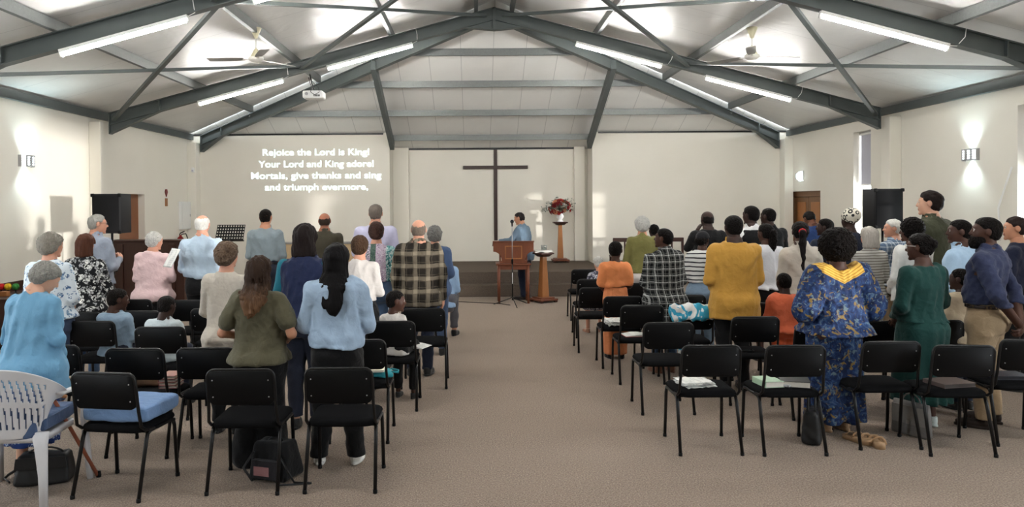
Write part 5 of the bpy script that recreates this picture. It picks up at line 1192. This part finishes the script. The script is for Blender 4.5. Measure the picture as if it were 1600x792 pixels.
# ------------------------------------------------------------------ loudspeakers
def speaker(X, side, Y=10.85):
    o = thing('loudspeaker', 'black loudspeaker on a pole stand by the '+side+' wall', 'loudspeaker', (X, Y, 0), 0)
    o.location.z = 1.46
    m = MB(); m.loft([[(x*k, y*k+yo, z) for x, y in rrect(.42, .36, .03, 4)] for z, k, yo in ((0, .97, 0), (.01, 1, 0), (.565, 1, 0), (.575, .97, 0))]); m.build('cabinet', plain('speaker_cabinet', (.006, .006, .007), .65, 0, .15, 80, .1), o)
    t_ = M_GRILLE; m = MB(); m.loft([[(x*k, -.181-d, .2875+z*k) for x, z in rrect(.39, .54, .02, 3)] for d, k in ((-.004, 1), (.004, 1), (.007, .985))]); m.build('grille', t_, o)
    m = MB()
    for sx in (-1, 1):
        for z in (.02, .555): m.box((sx*.195, -.172, z), (.045, .045, .05))
    for i in range(4): pass
    m.build('corner_guard', M_BLACKP, o, bevel=.01)
    MB().bb(-.19, .19, -.186, -.18, .015, .06).build('trim_strip', M_BLACK, o)
    s = thing('speaker_stand', 'black tripod stand under the loudspeaker by the '+side+' wall', 'stand', (X, Y, 0))
    MB().tube([(0, 0, .12), (0, 0, .9)], .019, 12).build('outer_pole', M_BLACK, s); MB().tube([(0, 0, .88), (0, 0, 1.458)], .0165, 12).build('inner_pole', M_BLACK, s)
    MB().lathe([(.03, .84), (.034, .86), (.034, .93), (.026, .95)]).build('collar', M_BLACKP, s); MB().tube([(.03, 0, .9), (.07, 0, .9)], [.006, .014], 8).build('knob', M_BLACKP, s)
    for k in range(3):
        a = rad(90+120*k); dx, dy = math.cos(a), math.sin(a)
        l = MB().tube([(.025*dx, .025*dy, .68), (.46*dx, .46*dy, .012)], .011, 8).build('leg', M_BLACK, s); MB().tube([(.02*dx, .02*dy, .2), (.24*dx, .24*dy, .33)], .007, 6).build('brace', M_BLACK, s)
        MB().lathe([(.016, 0), (.018, .012), (.013, .03)], (.46*dx, .46*dy, 0), 10).build('rubber_foot', M_BLACKP, l)
t = NT('speaker_grille'); v = t.vor(110, rnd=0); M_GRILLE = t.done(t.mix(t.step(v, .3, .5), (.002, .002, .002), (.009, .009, .010)), .6, 0, .1)
speaker(-5.36, 'left'); speaker(6.0, 'right')

# ------------------------------------------------------------------ piano, music stand, rack, wall things at left
o = thing('upright_piano', 'dark brown upright piano by the left wall', 'piano', (-5.68, 12.95, 0), 0)
MB().bb(-.65, .65, -.28, .06, .06, 1.24).build('case', M_WDARK, o, bevel=.008); MB().bb(-.67, .67, -.30, .09, 1.24, 1.27).build('lid', M_WDARK, o, bevel=.008)
MB().bb(-.65, .65, .06, .30, .60, .72).build('keybed', M_WDARK, o, bevel=.006); MB().bb(-.64, .64, .07, .28, .72, .73).build('keys', M_WHITE, o)
for x in (-.60, .60): MB().loft([[(x+u, .26+w, z) for u, w in rrect(k, k, .01, 2)] for z, k in ((0, .05), (.06, .08), (.5, .06), (.6, .09))]).build('leg', M_WDARK, o)
MB().bb(-.65, .65, -.30, .32, 0, .07).build('plinth', M_WDARK, o, bevel=.006)
for x in (-.44, 0, .44): MB().bb(x-.05, x+.05, -.305, -.28, .1, 1.2).build('back_post', M_WDARK, o, bevel=.004)
p = at(358, 372, 12.0); o = thing('music_stand', 'black perforated music stand before the left screen wall', 'music stand', (p.x, p.y, 0), rad(0))
m = MB(); NX, NZ = 11, 5; W2, H2 = .23, .27
Rd = Matrix.Rotation(rad(-28), 3, 'X')
def md(x, z, y=0): q = Rd @ Vector((x, y, z)); return (q.x, q.y, q.z+1.30)
cx, cz = 2*W2/NX, H2/NZ
for i in range(NX):
    for j in range(NZ):
        x0, z0 = -W2+i*cx, j*cz; e = .26; xs = [x0, x0+cx*e, x0+cx*(1-e), x0+cx]; zz = [z0, z0+cz*e, z0+cz*(1-e), z0+cz]
        vs = [md(x, z) for x in xs for z in zz]; m.add(vs, [(4*a+b, 4*a+b+4, 4*a+b+5, 4*a+b+1) for a in range(3) for b in range(3) if not (a == 1 and b == 1)])
dk_ = m.build('desk', M_BLACK, o, fix=False); so = dk_.modifiers.new('t', 'SOLIDIFY'); so.thickness = .004
m = MB(); m.add([md(-W2, 0), md(W2, 0), md(W2, 0, .06), md(-W2, 0, .06), md(-W2, -.006), md(W2, -.006), md(W2, -.006, .06), md(-W2, -.006, .06)], [(0, 1, 2, 3), (7, 6, 5, 4), (0, 4, 5, 1), (2, 6, 7, 3), (1, 5, 6, 2), (0, 3, 7, 4)]); m.build('ledge', M_BLACK, o)
MB().tube([(0, -.01, .35), (0, -.01, 1.34)], .010, 10).build('pole', M_BLACK, o)
for k in range(3):
    a = rad(90+120*k); MB().tube([(0, -.01, .42), (.30*math.cos(a), .30*math.sin(a), .008)], .008, 8).build('leg', M_BLACK, o)
m = MB(); o = thing('side_cabinet', 'dark brown low cabinet against the left wall holding coloured microphones', 'cabinet', (-6.22, 10.05, 0))
MB().bb(-.30, .30, -.55, .55, .05, .64).build('case', M_WDARK, o, bevel=.006); MB().bb(-.335, -.30, -.57, .57, 0, .80).build('back_panel', M_WDARK, o, bevel=.004); MB().bb(-.30, .32, -.57, .57, .64, .665).build('cabinet_top', M_WDARK, o, bevel=.004); MB().bb(-.28, .27, -.52, .52, 0, .05).build('plinth', M_BLACKP, o)
for y in (-.27, .27):
    d_ = MB().bb(.30, .32, y-.26, y+.26, .08, .62).build('door', M_WDARK, o, bevel=.004); MB().tube([(.32, y*.2, .36), (.345, y*.2, .36)], [.006, .012], 8).build('knob', M_RIVET, d_)
for px, c, nm in ((2, srgb(190, 34, 34), 'red'), (12.5, srgb(208, 172, 40), 'yellow'), (24.5, srgb(60, 130, 62), 'green')):
    p = at(px, 448, 9.98); o = thing('microphone', 'black microphone with a %s foam cap on the cabinet at the left edge' % nm, 'microphone', (p.x, p.y, .666))
    zc = p.z-.666; MB().lathe([(.03, 0), (.03, .012), (.010, .018), (.012, zc-.03), (.02, zc-.02)], n=14).build('handle', M_BLACK, o)
    MB().lathe([(.0005, -.046), (.022, -.042), (.040, -.02), (.045, .0), (.042, .02), (.028, .04), (.0005, .047)], (0, 0, zc), 18).build('foam_cap', plain(nm+'_foam', c, .95, 0, .15, 200, .3), o)
p = at(7, 461, 9.80); o = thing('wooden_box', 'small pale wooden box on the cabinet in front of the microphones', 'box', (p.x, p.y, .666)); MB().bb(-.05, .05, -.04, .04, 0, .05).build('box_body', M_WMID, o, bevel=.003); MB().bb(-.053, .053, -.043, .043, .05, .062).build('lid', M_WMID, o, bevel=.003)
# on the left wall
o = thing('distribution_board', 'white electrical box on the left wall near the corner', 'electrical box', (XL, 16.52, 1.33)); MB().bb(0, .07, -.26, .26, 0, .62).build('box_body', M_WHITE, o, bevel=.006); MB().bb(.07, .082, -.23, .23, .03, .59).build('door', M_WHITE, o, bevel=.004); MB().bb(.082, .092, .17, .20, .28, .34).build('latch', M_RIVET, o)
o = thing('wall_hanging', 'narrow wooden wall ornament with a red top on the left wall', 'ornament', (XL, 15.6, 1.85)); MB().bb(0, .02, -.05, .05, 0, .17).build('lower_panel', M_WMID, o, bevel=.004); MB().bb(0, .018, -.03, .03, .17, .2).build('link', M_WHITE, o); MB().prism([(-.06, .30), (0, .20), (.06, .30), (.03, .36), (-.03, .36)], .02, 'X').build('red_heart', plain('red_wood', srgb(110, 30, 30), .5), o)
o = thing('motion_sensor', 'small white sensor box high on the left corner pilaster', 'sensor', (XL+.15, YS-.30, 2.67)); MB().loft([[(x*k, -y_, z*k) for x, z in rrect(.06, .11, .015)] for y_, k in ((-.0, 1), (.03, 1), (.045, .8))]).build('housing', M_WHITE, o); MB().bb(-.02, .02, -.05, -.044, -.035, 0).build('lens', M_BLIND, o)
o = thing('fire_extinguisher', 'red fire extinguisher with a black hose near the left corner', 'fire extinguisher', (XL+.10, 16.1, .70)); MR = plain('red_enamel', srgb(130, 26, 28), .3, 0, .05)
MB().lathe([(.07, 0), (.078, .01), (.078, .40), (.06, .46), (.028, .49), (.028, .52)]).build('cylinder', MR, o); MB().tube([(-.02, 0, .52), (.0, 0, .56), (.09, 0, .60)], .012, 8).build('lever', M_BLACK, o); MB().tube([(.02, 0, .53), (.12, 0, .55), (.17, -.02, .42), (.15, -.02, .25)], .011, 8).build('hose', M_BLACKP, o); MB().bb(-.10, -.078, -.06, .06, .1, .4).build('bracket', M_SCON, o)
o = thing('low_cabinet', 'pale timber low cabinet with a grey top below the projected lyrics', 'cabinet', (-3.45, 16.3, 0)); MTP = wood('pale_timber', srgb(178, 150, 112), srgb(204, 180, 144))
MB().bb(-1.05, .85, -.22, .22, 0, 1.0).build('case', MTP, o, bevel=.005); MB().bb(-1.08, .88, -.25, .25, 1.0, 1.03).build('cabinet_top', plain('grey_laminate', srgb(128, 126, 122), .5), o, bevel=.004)
for k in range(3): d_ = MB().bb(-1.03+k*.63, -1.03+k*.63+.61, -.235, -.22, .1, .96).build('door', MTP, o, bevel=.004); MB().bb(-.47+k*.63, -.45+k*.63, -.25, -.235, .6, .72).build('handle', M_RIVET, d_)

# ------------------------------------------------------------------ platform: cross, lectern, stands, flowers
o = thing('wall_cross', 'tall dark wooden cross on the wall behind the platform', 'cross', ((774.5-743)/64.6, YN, 0)); MB().bb(-.042, .042, -.05, 0, .97, 3.16).build('upright', M_CROSS, o, bevel=.006); MB().bb(-.78, .78, -.062, -.004, 2.695, 2.775).build('crossbar', M_CROSS, o, bevel=.006)
LX, LY = .70, 13.85
o = thing('lectern', 'reddish wooden lectern with a framed front panel on a small table', 'lectern', (LX, LY, 0))
poly = [(-.375, 1.15), (.375, 1.15), (.375, .965)]+[(.375-.155*math.sin(rad(a))*1.0, .965-.16*(1-math.cos(rad(a)))) for a in range(15, 91, 15)]+[(.25, .765), (.25, .745)]
poly += [(-x, z) for x, z in reversed(poly[2:])]
MB().prism(poly, .03, 'Y', (0, -.20, 0)).build('front_panel', M_WRED, o, bevel=.004)
for s in (-1, 1): MB().prism([(-.17, .745), (.17, .745), (.22, 1.0), (.22, 1.06), (-.17, 1.15)], .025, 'X', (s*.245-.0125, 0, 0)).build('side_panel', M_WRED, o, bevel=.003)
m = MB(); m.add([(-.385, -.22, 1.165), (.385, -.22, 1.165), (.385, .25, 1.06), (-.385, .25, 1.06), (-.385, -.22, 1.145), (.385, -.22, 1.145), (.385, .25, 1.04), (-.385, .25, 1.04)], [(0, 1, 2, 3), (7, 6, 5, 4), (0, 4, 5, 1), (1, 5, 6, 2), (2, 6, 7, 3), (3, 7, 4, 0)]); m.build('desk_top', M_WRED, o, bevel=.004)
m = MB()
for a_, b_ in (((-.16, .16), (1.055, 1.073)), ((-.16, .16), (.825, .843)), ((-.16, -.142), (.825, 1.073)), ((.142, .16), (.825, 1.073))): m.bb(a_[0], a_[1], -.212, -.20, b_[0], b_[1])
m.build('panel_frame', M_WMID, o, bevel=.002)
MB().bb(-.325, .325, -.25, .25, .715, .742).build('table_top', M_WRED, o, bevel=.004); MB().bb(-.29, .29, -.215, .215, .63, .715).build('apron', M_WRED, o, bevel=.003)
for sx in (-1, 1):
    for sy in (-1, 1): MB().loft([[(sx*.27+u, sy*.2+w, z) for u, w in rrect(k, k, .004, 1)] for z, k in ((0, .042), (.72, .052))]).build('leg', M_WRED, o)
    MB().bb(sx*.27-.012, sx*.27+.012, -.2, .2, .14, .175).build('stretcher', M_WRED, o)
p = Vector(((800-743)/86, 13.37, 0)); o = thing('microphone_stand', 'black microphone stand with microphone in front of the lectern', 'microphone stand', p)
MB().tube([(0, 0, .10), (0, 0, .80)], .011, 10).build('lower_pole', M_BLACK, o); MB().tube([(0, 0, .78), (0, 0, 1.46)], .008, 10).build('upper_pole', M_SCON, o); MB().lathe([(.016, .76), (.019, .78), (.019, .83), (.012, .85)], n=12).build('clutch', M_BLACKP, o)
MB().bb(-.006, .006, -.014, -.010, .40, .60).build('tag', M_WHITE, o)
for k in range(3):
    a = rad(-80+120*k); MB().tube([(0, 0, .16), (.05*math.cos(a), .05*math.sin(a), .13), (.36*math.cos(a), .36*math.sin(a), .012)], .008, 8).build('leg', M_BLACK, o)
mc = MB().tube([(0, -.0, 1.44), (0, -.0, 1.50)], [.011, .016], 12).build('microphone', M_BLACK, o); MB().lathe([(.016, 1.50), (.032, 1.515), (.034, 1.535), (.024, 1.557), (.0005, 1.565)], n=16).build('mesh_head', plain('mic_mesh', (.02, .02, .022), .7, 0, .3, 300, .2), mc)
def pedestal(label, X, Y, z0, h, w0, w1, cap, base, rz):
    o = thing('pedestal', label, 'pedestal', (X, Y, z0), rad(rz))
    n = 4; MB().loft([[(w*math.cos(rad(45+90*k))*.7071*2, w*math.sin(rad(45+90*k))*.7071*2, z) for k in range(4)] for w, z in ((w0/2, .09), (w1/2, h-.06))], smooth=False).build('column', M_WMID, o, bevel=.004)
    m = MB(); m.bb(-base/2, base/2, -base/2, base/2, .035, .07); m.bb(-base*.38, base*.38, -base*.38, base*.38, .07, .095); m.build('base', M_WRED, o, bevel=.008)
    for sx in (-1, 1):
        for sy in (-1, 1): MB().bb(sx*base*.4-.03, sx*base*.4+.03, sy*base*.4-.03, sy*base*.4+.03, 0, .035).build('foot', M_WDARK, o, bevel=.005)
    MB().loft([[(x*k, y*k, z) for x, y in rrect(cap, cap, .012, 2)] for z, k in ((h-.075, .55), (h-.03, .85), (h-.028, 1), (h, 1))]).build('pedestal_top', M_WDARK, o)
    return o
P1 = pedestal('tall oak pedestal on the platform carrying the flower vase', (875-743)/66.2, 17.36, .47, .95, .14, .08, .33, .40, 0)
P2 = pedestal('shorter oak pedestal beside the lectern with a white cloth on top', (848.5-743)/83, 13.86, 0, .93, .155, .09, .30, .40, 30)
o = thing('cloth', 'white cloth folded over the shorter pedestal beside the lectern', 'cloth', (P2.location.x, P2.location.y, .931)); f = lambda P: np.maximum(np.abs(P[:, 2]-.018-.01*np.sin(P[:, 0]*30)*np.cos(P[:, 1]*26))-.014, np.maximum(np.abs(P[:, 0])-.165, np.abs(P[:, 1])-.13))-folds(P, 5, .005, 2); v, q = nets(f, (-.22, -.2, -.01), (.22, .2, .07), .009); v[:, 2] = np.maximum(v[:, 2], 0); mesh_np('linen', v, q, fabric(srgb(226, 224, 218), 'white_linen'), o); MB().tube([(-.16, -.13, .03), (.16, -.13, .03)], .004, 6).build('hem', M_WHITE, o)
for i, (dx, dy) in enumerate(((-.01, .0), (.045, .03))):
    o = thing('drinking_glass', ('left' if i == 0 else 'right')+' clear drinking glass on the white cloth beside the lectern', 'glass', (P2.location.x+dx, P2.location.y+dy, .972)); MB().lathe([(.0005, .0), (.028, .0), (.033, .10), (.030, .10), (.026, .008), (.0005, .008)], n=20).build('bowl', M_CLEAR, o); MB().lathe([(.0005, .009), (.025, .009), (.028, .055), (.0005, .055)], n=20).build('water', M_CLEAR, o)
o = thing('flower_vase', 'white urn of red and orange flowers with grey-green leaves on the tall pedestal', 'flowers', (P1.location.x, P1.location.y, 1.421))
MB().lathe([(.0005, 0), (.075, 0), (.08, .015), (.045, .04), (.05, .06), (.085, .11), (.088, .15), (.06, .175), (.075, .195), (.065, .195), (.05, .17), (.0005, .16)], n=28).build('urn', plain('white_ceramic', (.82, .82, .82), .25, 0, .02), o)
rr = random.Random(5)
def petal_flower(c, r, m, n=9, up=Vector((0, 0, 1))):
    mb = MB(); z = up.normalized(); x = z.orthogonal().normalized(); y = z.cross(x)
    for ring, (k, tilt, L) in enumerate(((n, .35, r), (n-2, .9, r*.75), (n-4, 1.3, r*.5))):
        for i in range(k):
            a = 2*PI*(i+.4*ring)/k; d = x*math.cos(a)+y*math.sin(a); s = z.cross(d)
            p0 = c; tip = c+(d*math.cos(tilt)+z*math.sin(tilt))*L; mid = c+(d*math.cos(tilt+.25)+z*math.sin(tilt+.25))*L*.6; w = L*.36
            mb.add([p0, mid+s*w, tip+s*w*.35, tip-s*w*.35, mid-s*w], [(0, 1, 2, 3, 4)], True)
    return mb.build('flower', m, o, fix=False)
FC = [plain('deep_red_petal', srgb(120, 22, 26), .6, 0, .2, 60), plain('red_petal', srgb(160, 40, 34), .6, 0, .2, 60), plain('orange_petal', srgb(196, 98, 52), .6, 0, .2, 60), plain('peach_petal', srgb(206, 140, 104), .6, 0, .15, 60)]
M_LEAF = plain('grey_green_leaf', srgb(84, 100, 88), .6, 0, .25, 30)
cB = Vector((0, 0, .36))
for i in range(30):
    a = rr.uniform(0, 2*PI); e = rr.uniform(-.8, 1.3); d = Vector((math.cos(a)*math.cos(e), math.sin(a)*math.cos(e), math.sin(e)*.8)); petal_flower(cB+Vector((d.x*.24, d.y*.2, d.z*.22-.03)), rr.uniform(.055, .08), FC[rr.choice([0, 0, 1, 1, 2, 3])], 9, d)
lf = MB(); stm = MB()
for i in range(46):
    a = rr.uniform(0, 2*PI); e = rr.uniform(-.55, 1.45); d = Vector((math.cos(a)*math.cos(e), math.sin(a)*math.cos(e), math.sin(e)*.75)); L = rr.uniform(.27, .44); base = Vector((0, 0, .28)); tip = cB+d*L+Vector((0, 0, -.05))
    stm.tube([base, base.lerp(tip, .5)+Vector((0, 0, .03)), tip], .0022, 5)
    for k in range(7):
        p = base.lerp(tip, .55+.07*k)+Vector((rr.uniform(-.02, .02), rr.uniform(-.02, .02), rr.uniform(-.02, .02))); q = Vector((rr.uniform(-1, 1), rr.uniform(-1, 1), rr.uniform(-.6, 1))).normalized(); s = q.orthogonal().normalized()*.013; l_ = rr.uniform(.035, .055)
        lf.add([p, p+q*l_*.5+s, p+q*l_, p+q*l_*.5-s], [(0, 1, 2, 3)])
lf.build('foliage', M_LEAF, o, fix=False); stm.build('stems', plain('green_stem', srgb(66, 80, 58), .6), o)
# wooden benches at the back right
for X0, X1, lab in ((3.05, 4.62, 'dark wooden bench with an open framed back behind the green jacket'), (4.85, 6.3, 'dark wooden bench behind the bald man in black')):
    cx, w = (X0+X1)/2, X1-X0; o = thing('wooden_bench', lab, 'bench', (cx, 16.35, 0))
    MB().bb(-w/2, w/2, -.02, .45, .40, .445).build('seat', M_WDARK, o, bevel=.006)
    for sx in (-1, 1):
        for y, h in ((0, 1.06), (.42, .66)): MB().bb(sx*(w/2-.025)-.025, sx*(w/2-.025)+.025, y-.025, y+.025, 0, h).build('leg', M_WDARK, o, bevel=.005)
        MB().bb(sx*(w/2-.025)-.03, sx*(w/2-.025)+.03, 0, .46, .64, .68).build('armrest', M_WDARK, o, bevel=.006)
    MB().bb(-w/2, w/2, -.03, .02, .99, 1.08).build('top_rail', M_WDARK, o, bevel=.008); MB().bb(-w/2+.04, w/2-.04, -.015, .012, .52, .58).build('lower_rail', M_WDARK, o, bevel=.004)
    for k in range(1, 6): x = -w/2+w*k/6; MB().bb(x-(.018 if k not in (2, 4) else .10), x+(.018 if k not in (2, 4) else .10), -.012, .010, .58, .99).build('back_slat', M_WDARK, o, bevel=.003)
# cables
o = tag(MB().tube([at(680, 470.5, 14.0)*0+Vector((-.95, 14.05, .006)), Vector((-.5, 13.98, .006)), Vector((.1, 13.75, .006)), Vector((.45, 13.6, .006)), Vector((.62, 13.4, .006))], .006, 6).build('floor_cable', M_BLACKP), 'black cable running over the carpet to the microphone stand', 'cable')
o = tag(MB().tube([Vector((7.215, 9.9, 2.3)), Vector((7.20, 10.0, 2.05)), Vector((7.19, 10.12, 1.75)), Vector((7.20, 10.1, 1.3))], .012, 8).build('hanging_cable', M_WHITE), 'white cable hanging on the right wall beside the bright window', 'cable')

# ------------------------------------------------------------------ ceiling fans and projector
M_FANC = plain('cream_enamel', srgb(206, 200, 170), .4, 0, .05); M_FANW = plain('fan_white', srgb(200, 198, 190), .4, 0, .05); M_FANB = plain('fan_blade_grey', srgb(150, 148, 142), .45, 0, .05)
for px, py, lab, a0 in ((400, 92, 'cream ceiling fan under the left roof slope', 176), (1175, 88, 'cream ceiling fan under the right roof slope', 8)):
    p = at(px, py, 10.5); o = thing('ceiling_fan', lab, 'ceiling fan', p)
    r_ = abs(p.x-XC); zt = zs(r_)-p.z-.01
    MB().lathe([(.012, zt-.20), (.022, zt-.19), (.075, zt-.06), (.08, zt-.05), (.075, zt-.045)], n=20).build('canopy', M_FANC, o); MB().tube([(0, 0, .08), (0, 0, zt-.05)], .010, 10).build('rod', M_FANW, o); MB().lathe([(.012, .15), (.028, .13), (.075, .035), (.08, .02)], n=24).build('lower_canopy', M_FANC, o)
    MB().lathe([(.0005, -.055), (.06, -.05), (.10, -.02), (.105, .0), (.10, .02), (.0005, .025)], n=28).build('motor', M_FANW, o)
    for k in range(3):
        a = rad(a0+120*k); R = Matrix.Rotation(a, 3, 'Z'); m = MB(); b_ = MB()
        m.loft([[tuple(R @ Vector((x, w*yy, .0+.14*w*yy+zz))) for yy, zz in ((-1, -.003), (1, -.003), (1, .003), (-1, .003))] for x, w in ((.17, .045), (.30, .062), (.66, .068), (.70, .055))], smooth=False); bl = m.build('blade', M_FANB, o); b_.box(R @ Vector((.14, 0, -.004)), (.10, .035, .006), R); b_.build('blade_arm', M_FANW, bl)
p = at(491, 149, 12.25); o = thing('projector', 'white projector hanging from the far roof frame on the left', 'projector', p)
MB().loft([[(x*k, y, z*k) for x, z in rrect(.33, .125, .025, 4)] for y, k in ((-.13, .95), (-.12, 1), (.12, 1), (.13, .95))]).build('housing', M_WHITE, o)
m = MB()
for k in range(6): m.bb(.02+k*.018, .03+k*.018, -.134, -.128, -.035, -.005)
m.build('rear_sockets', M_BLACKP, o); MB().lathe([(.0005, 0), (.026, 0), (.026, .006), (.0005, .006)], n=16).build('vent_knob', M_SCON, o).matrix_local = Matrix.Translation((-.10, -.13, .01)) @ Matrix.Rotation(rad(90), 4, 'X')
ptop = at(484, 116, 12.5)-p
MB().tube([(0, 0, .06), (0, 0, .09), (ptop.x*.3, ptop.y*.3, .14), ptop], .012, 8).build('mount_arm', M_BLACK, o); MB().bb(-.08, .08, -.05, .05, .062, .072).build('mount_plate', M_SCON, o)
MB().tube([(.08, -.13, -.01), (.05, -.2, -.02), (-.02, -.18, .03), (-.03, -.05, .12), ptop+Vector((-.02, -.02, -.05))], .005, 6).build('cable', M_BLACKP, o); MB().tube([(.05, -.13, .0), (.12, -.17, .03), (.09, -.08, .11), ptop+Vector((.02, 0, -.1))], .004, 6).build('cable', M_BLACKP, o)

# ------------------------------------------------------------------ projected hymn words on the left screen wall
M_PROJ = emit('projected_light', (.80, .96, .98), .34)
root = thing('projected_lyrics', 'four bright lines of projected hymn words on the left screen wall', 'projection', (0, YS-.004, 0))
for txt, x0, x1, yc in (('Rejoice the Lord is King!', 410.5, 577, 237.5), ('Your Lord and King adore!', 404, 584, 255.8), ('Mortals, give thanks and sing', 392.5, 596, 273.8), ('and triumph evermore,', 414, 575, 291.8)):
    cu = bpy.data.curves.new('lyric', 'FONT'); cu.body = txt; cu.offset = .009; cu.extrude = .004; cu.space_character = 1.0
    to = bpy.data.objects.new('lyric', cu); C.objects.link(to); bpy.context.view_layer.update()
    me = bpy.data.meshes.new_from_object(to.evaluated_get(bpy.context.evaluated_depsgraph_get())); bpy.data.objects.remove(to)
    co = np.zeros(len(me.vertices)*3, np.float32); me.vertices.foreach_get('co', co); co = co.reshape(-1, 3)
    wx = co[:, 0].max()-co[:, 0].min(); a, b = at(x0, yc, YS), at(x1, yc, YS); k = (b.x-a.x)/wx
    kz = .215*1.0
    z = (a.z+b.z)/2-.075+co[:, 1]*kz; sl = (b.z-a.z)/(b.x-a.x); X_ = a.x+(co[:, 0]-co[:, 0].min())*k
    out = np.stack([X_, -co[:, 2]*.3, z+0*sl], 1); me.vertices.foreach_set('co', out.astype(np.float32).ravel()); me.update()
    me.materials.clear(); me.materials.append(M_PROJ); ob = bpy.data.objects.new('lyric_line', me); C.objects.link(ob); ob.parent = root
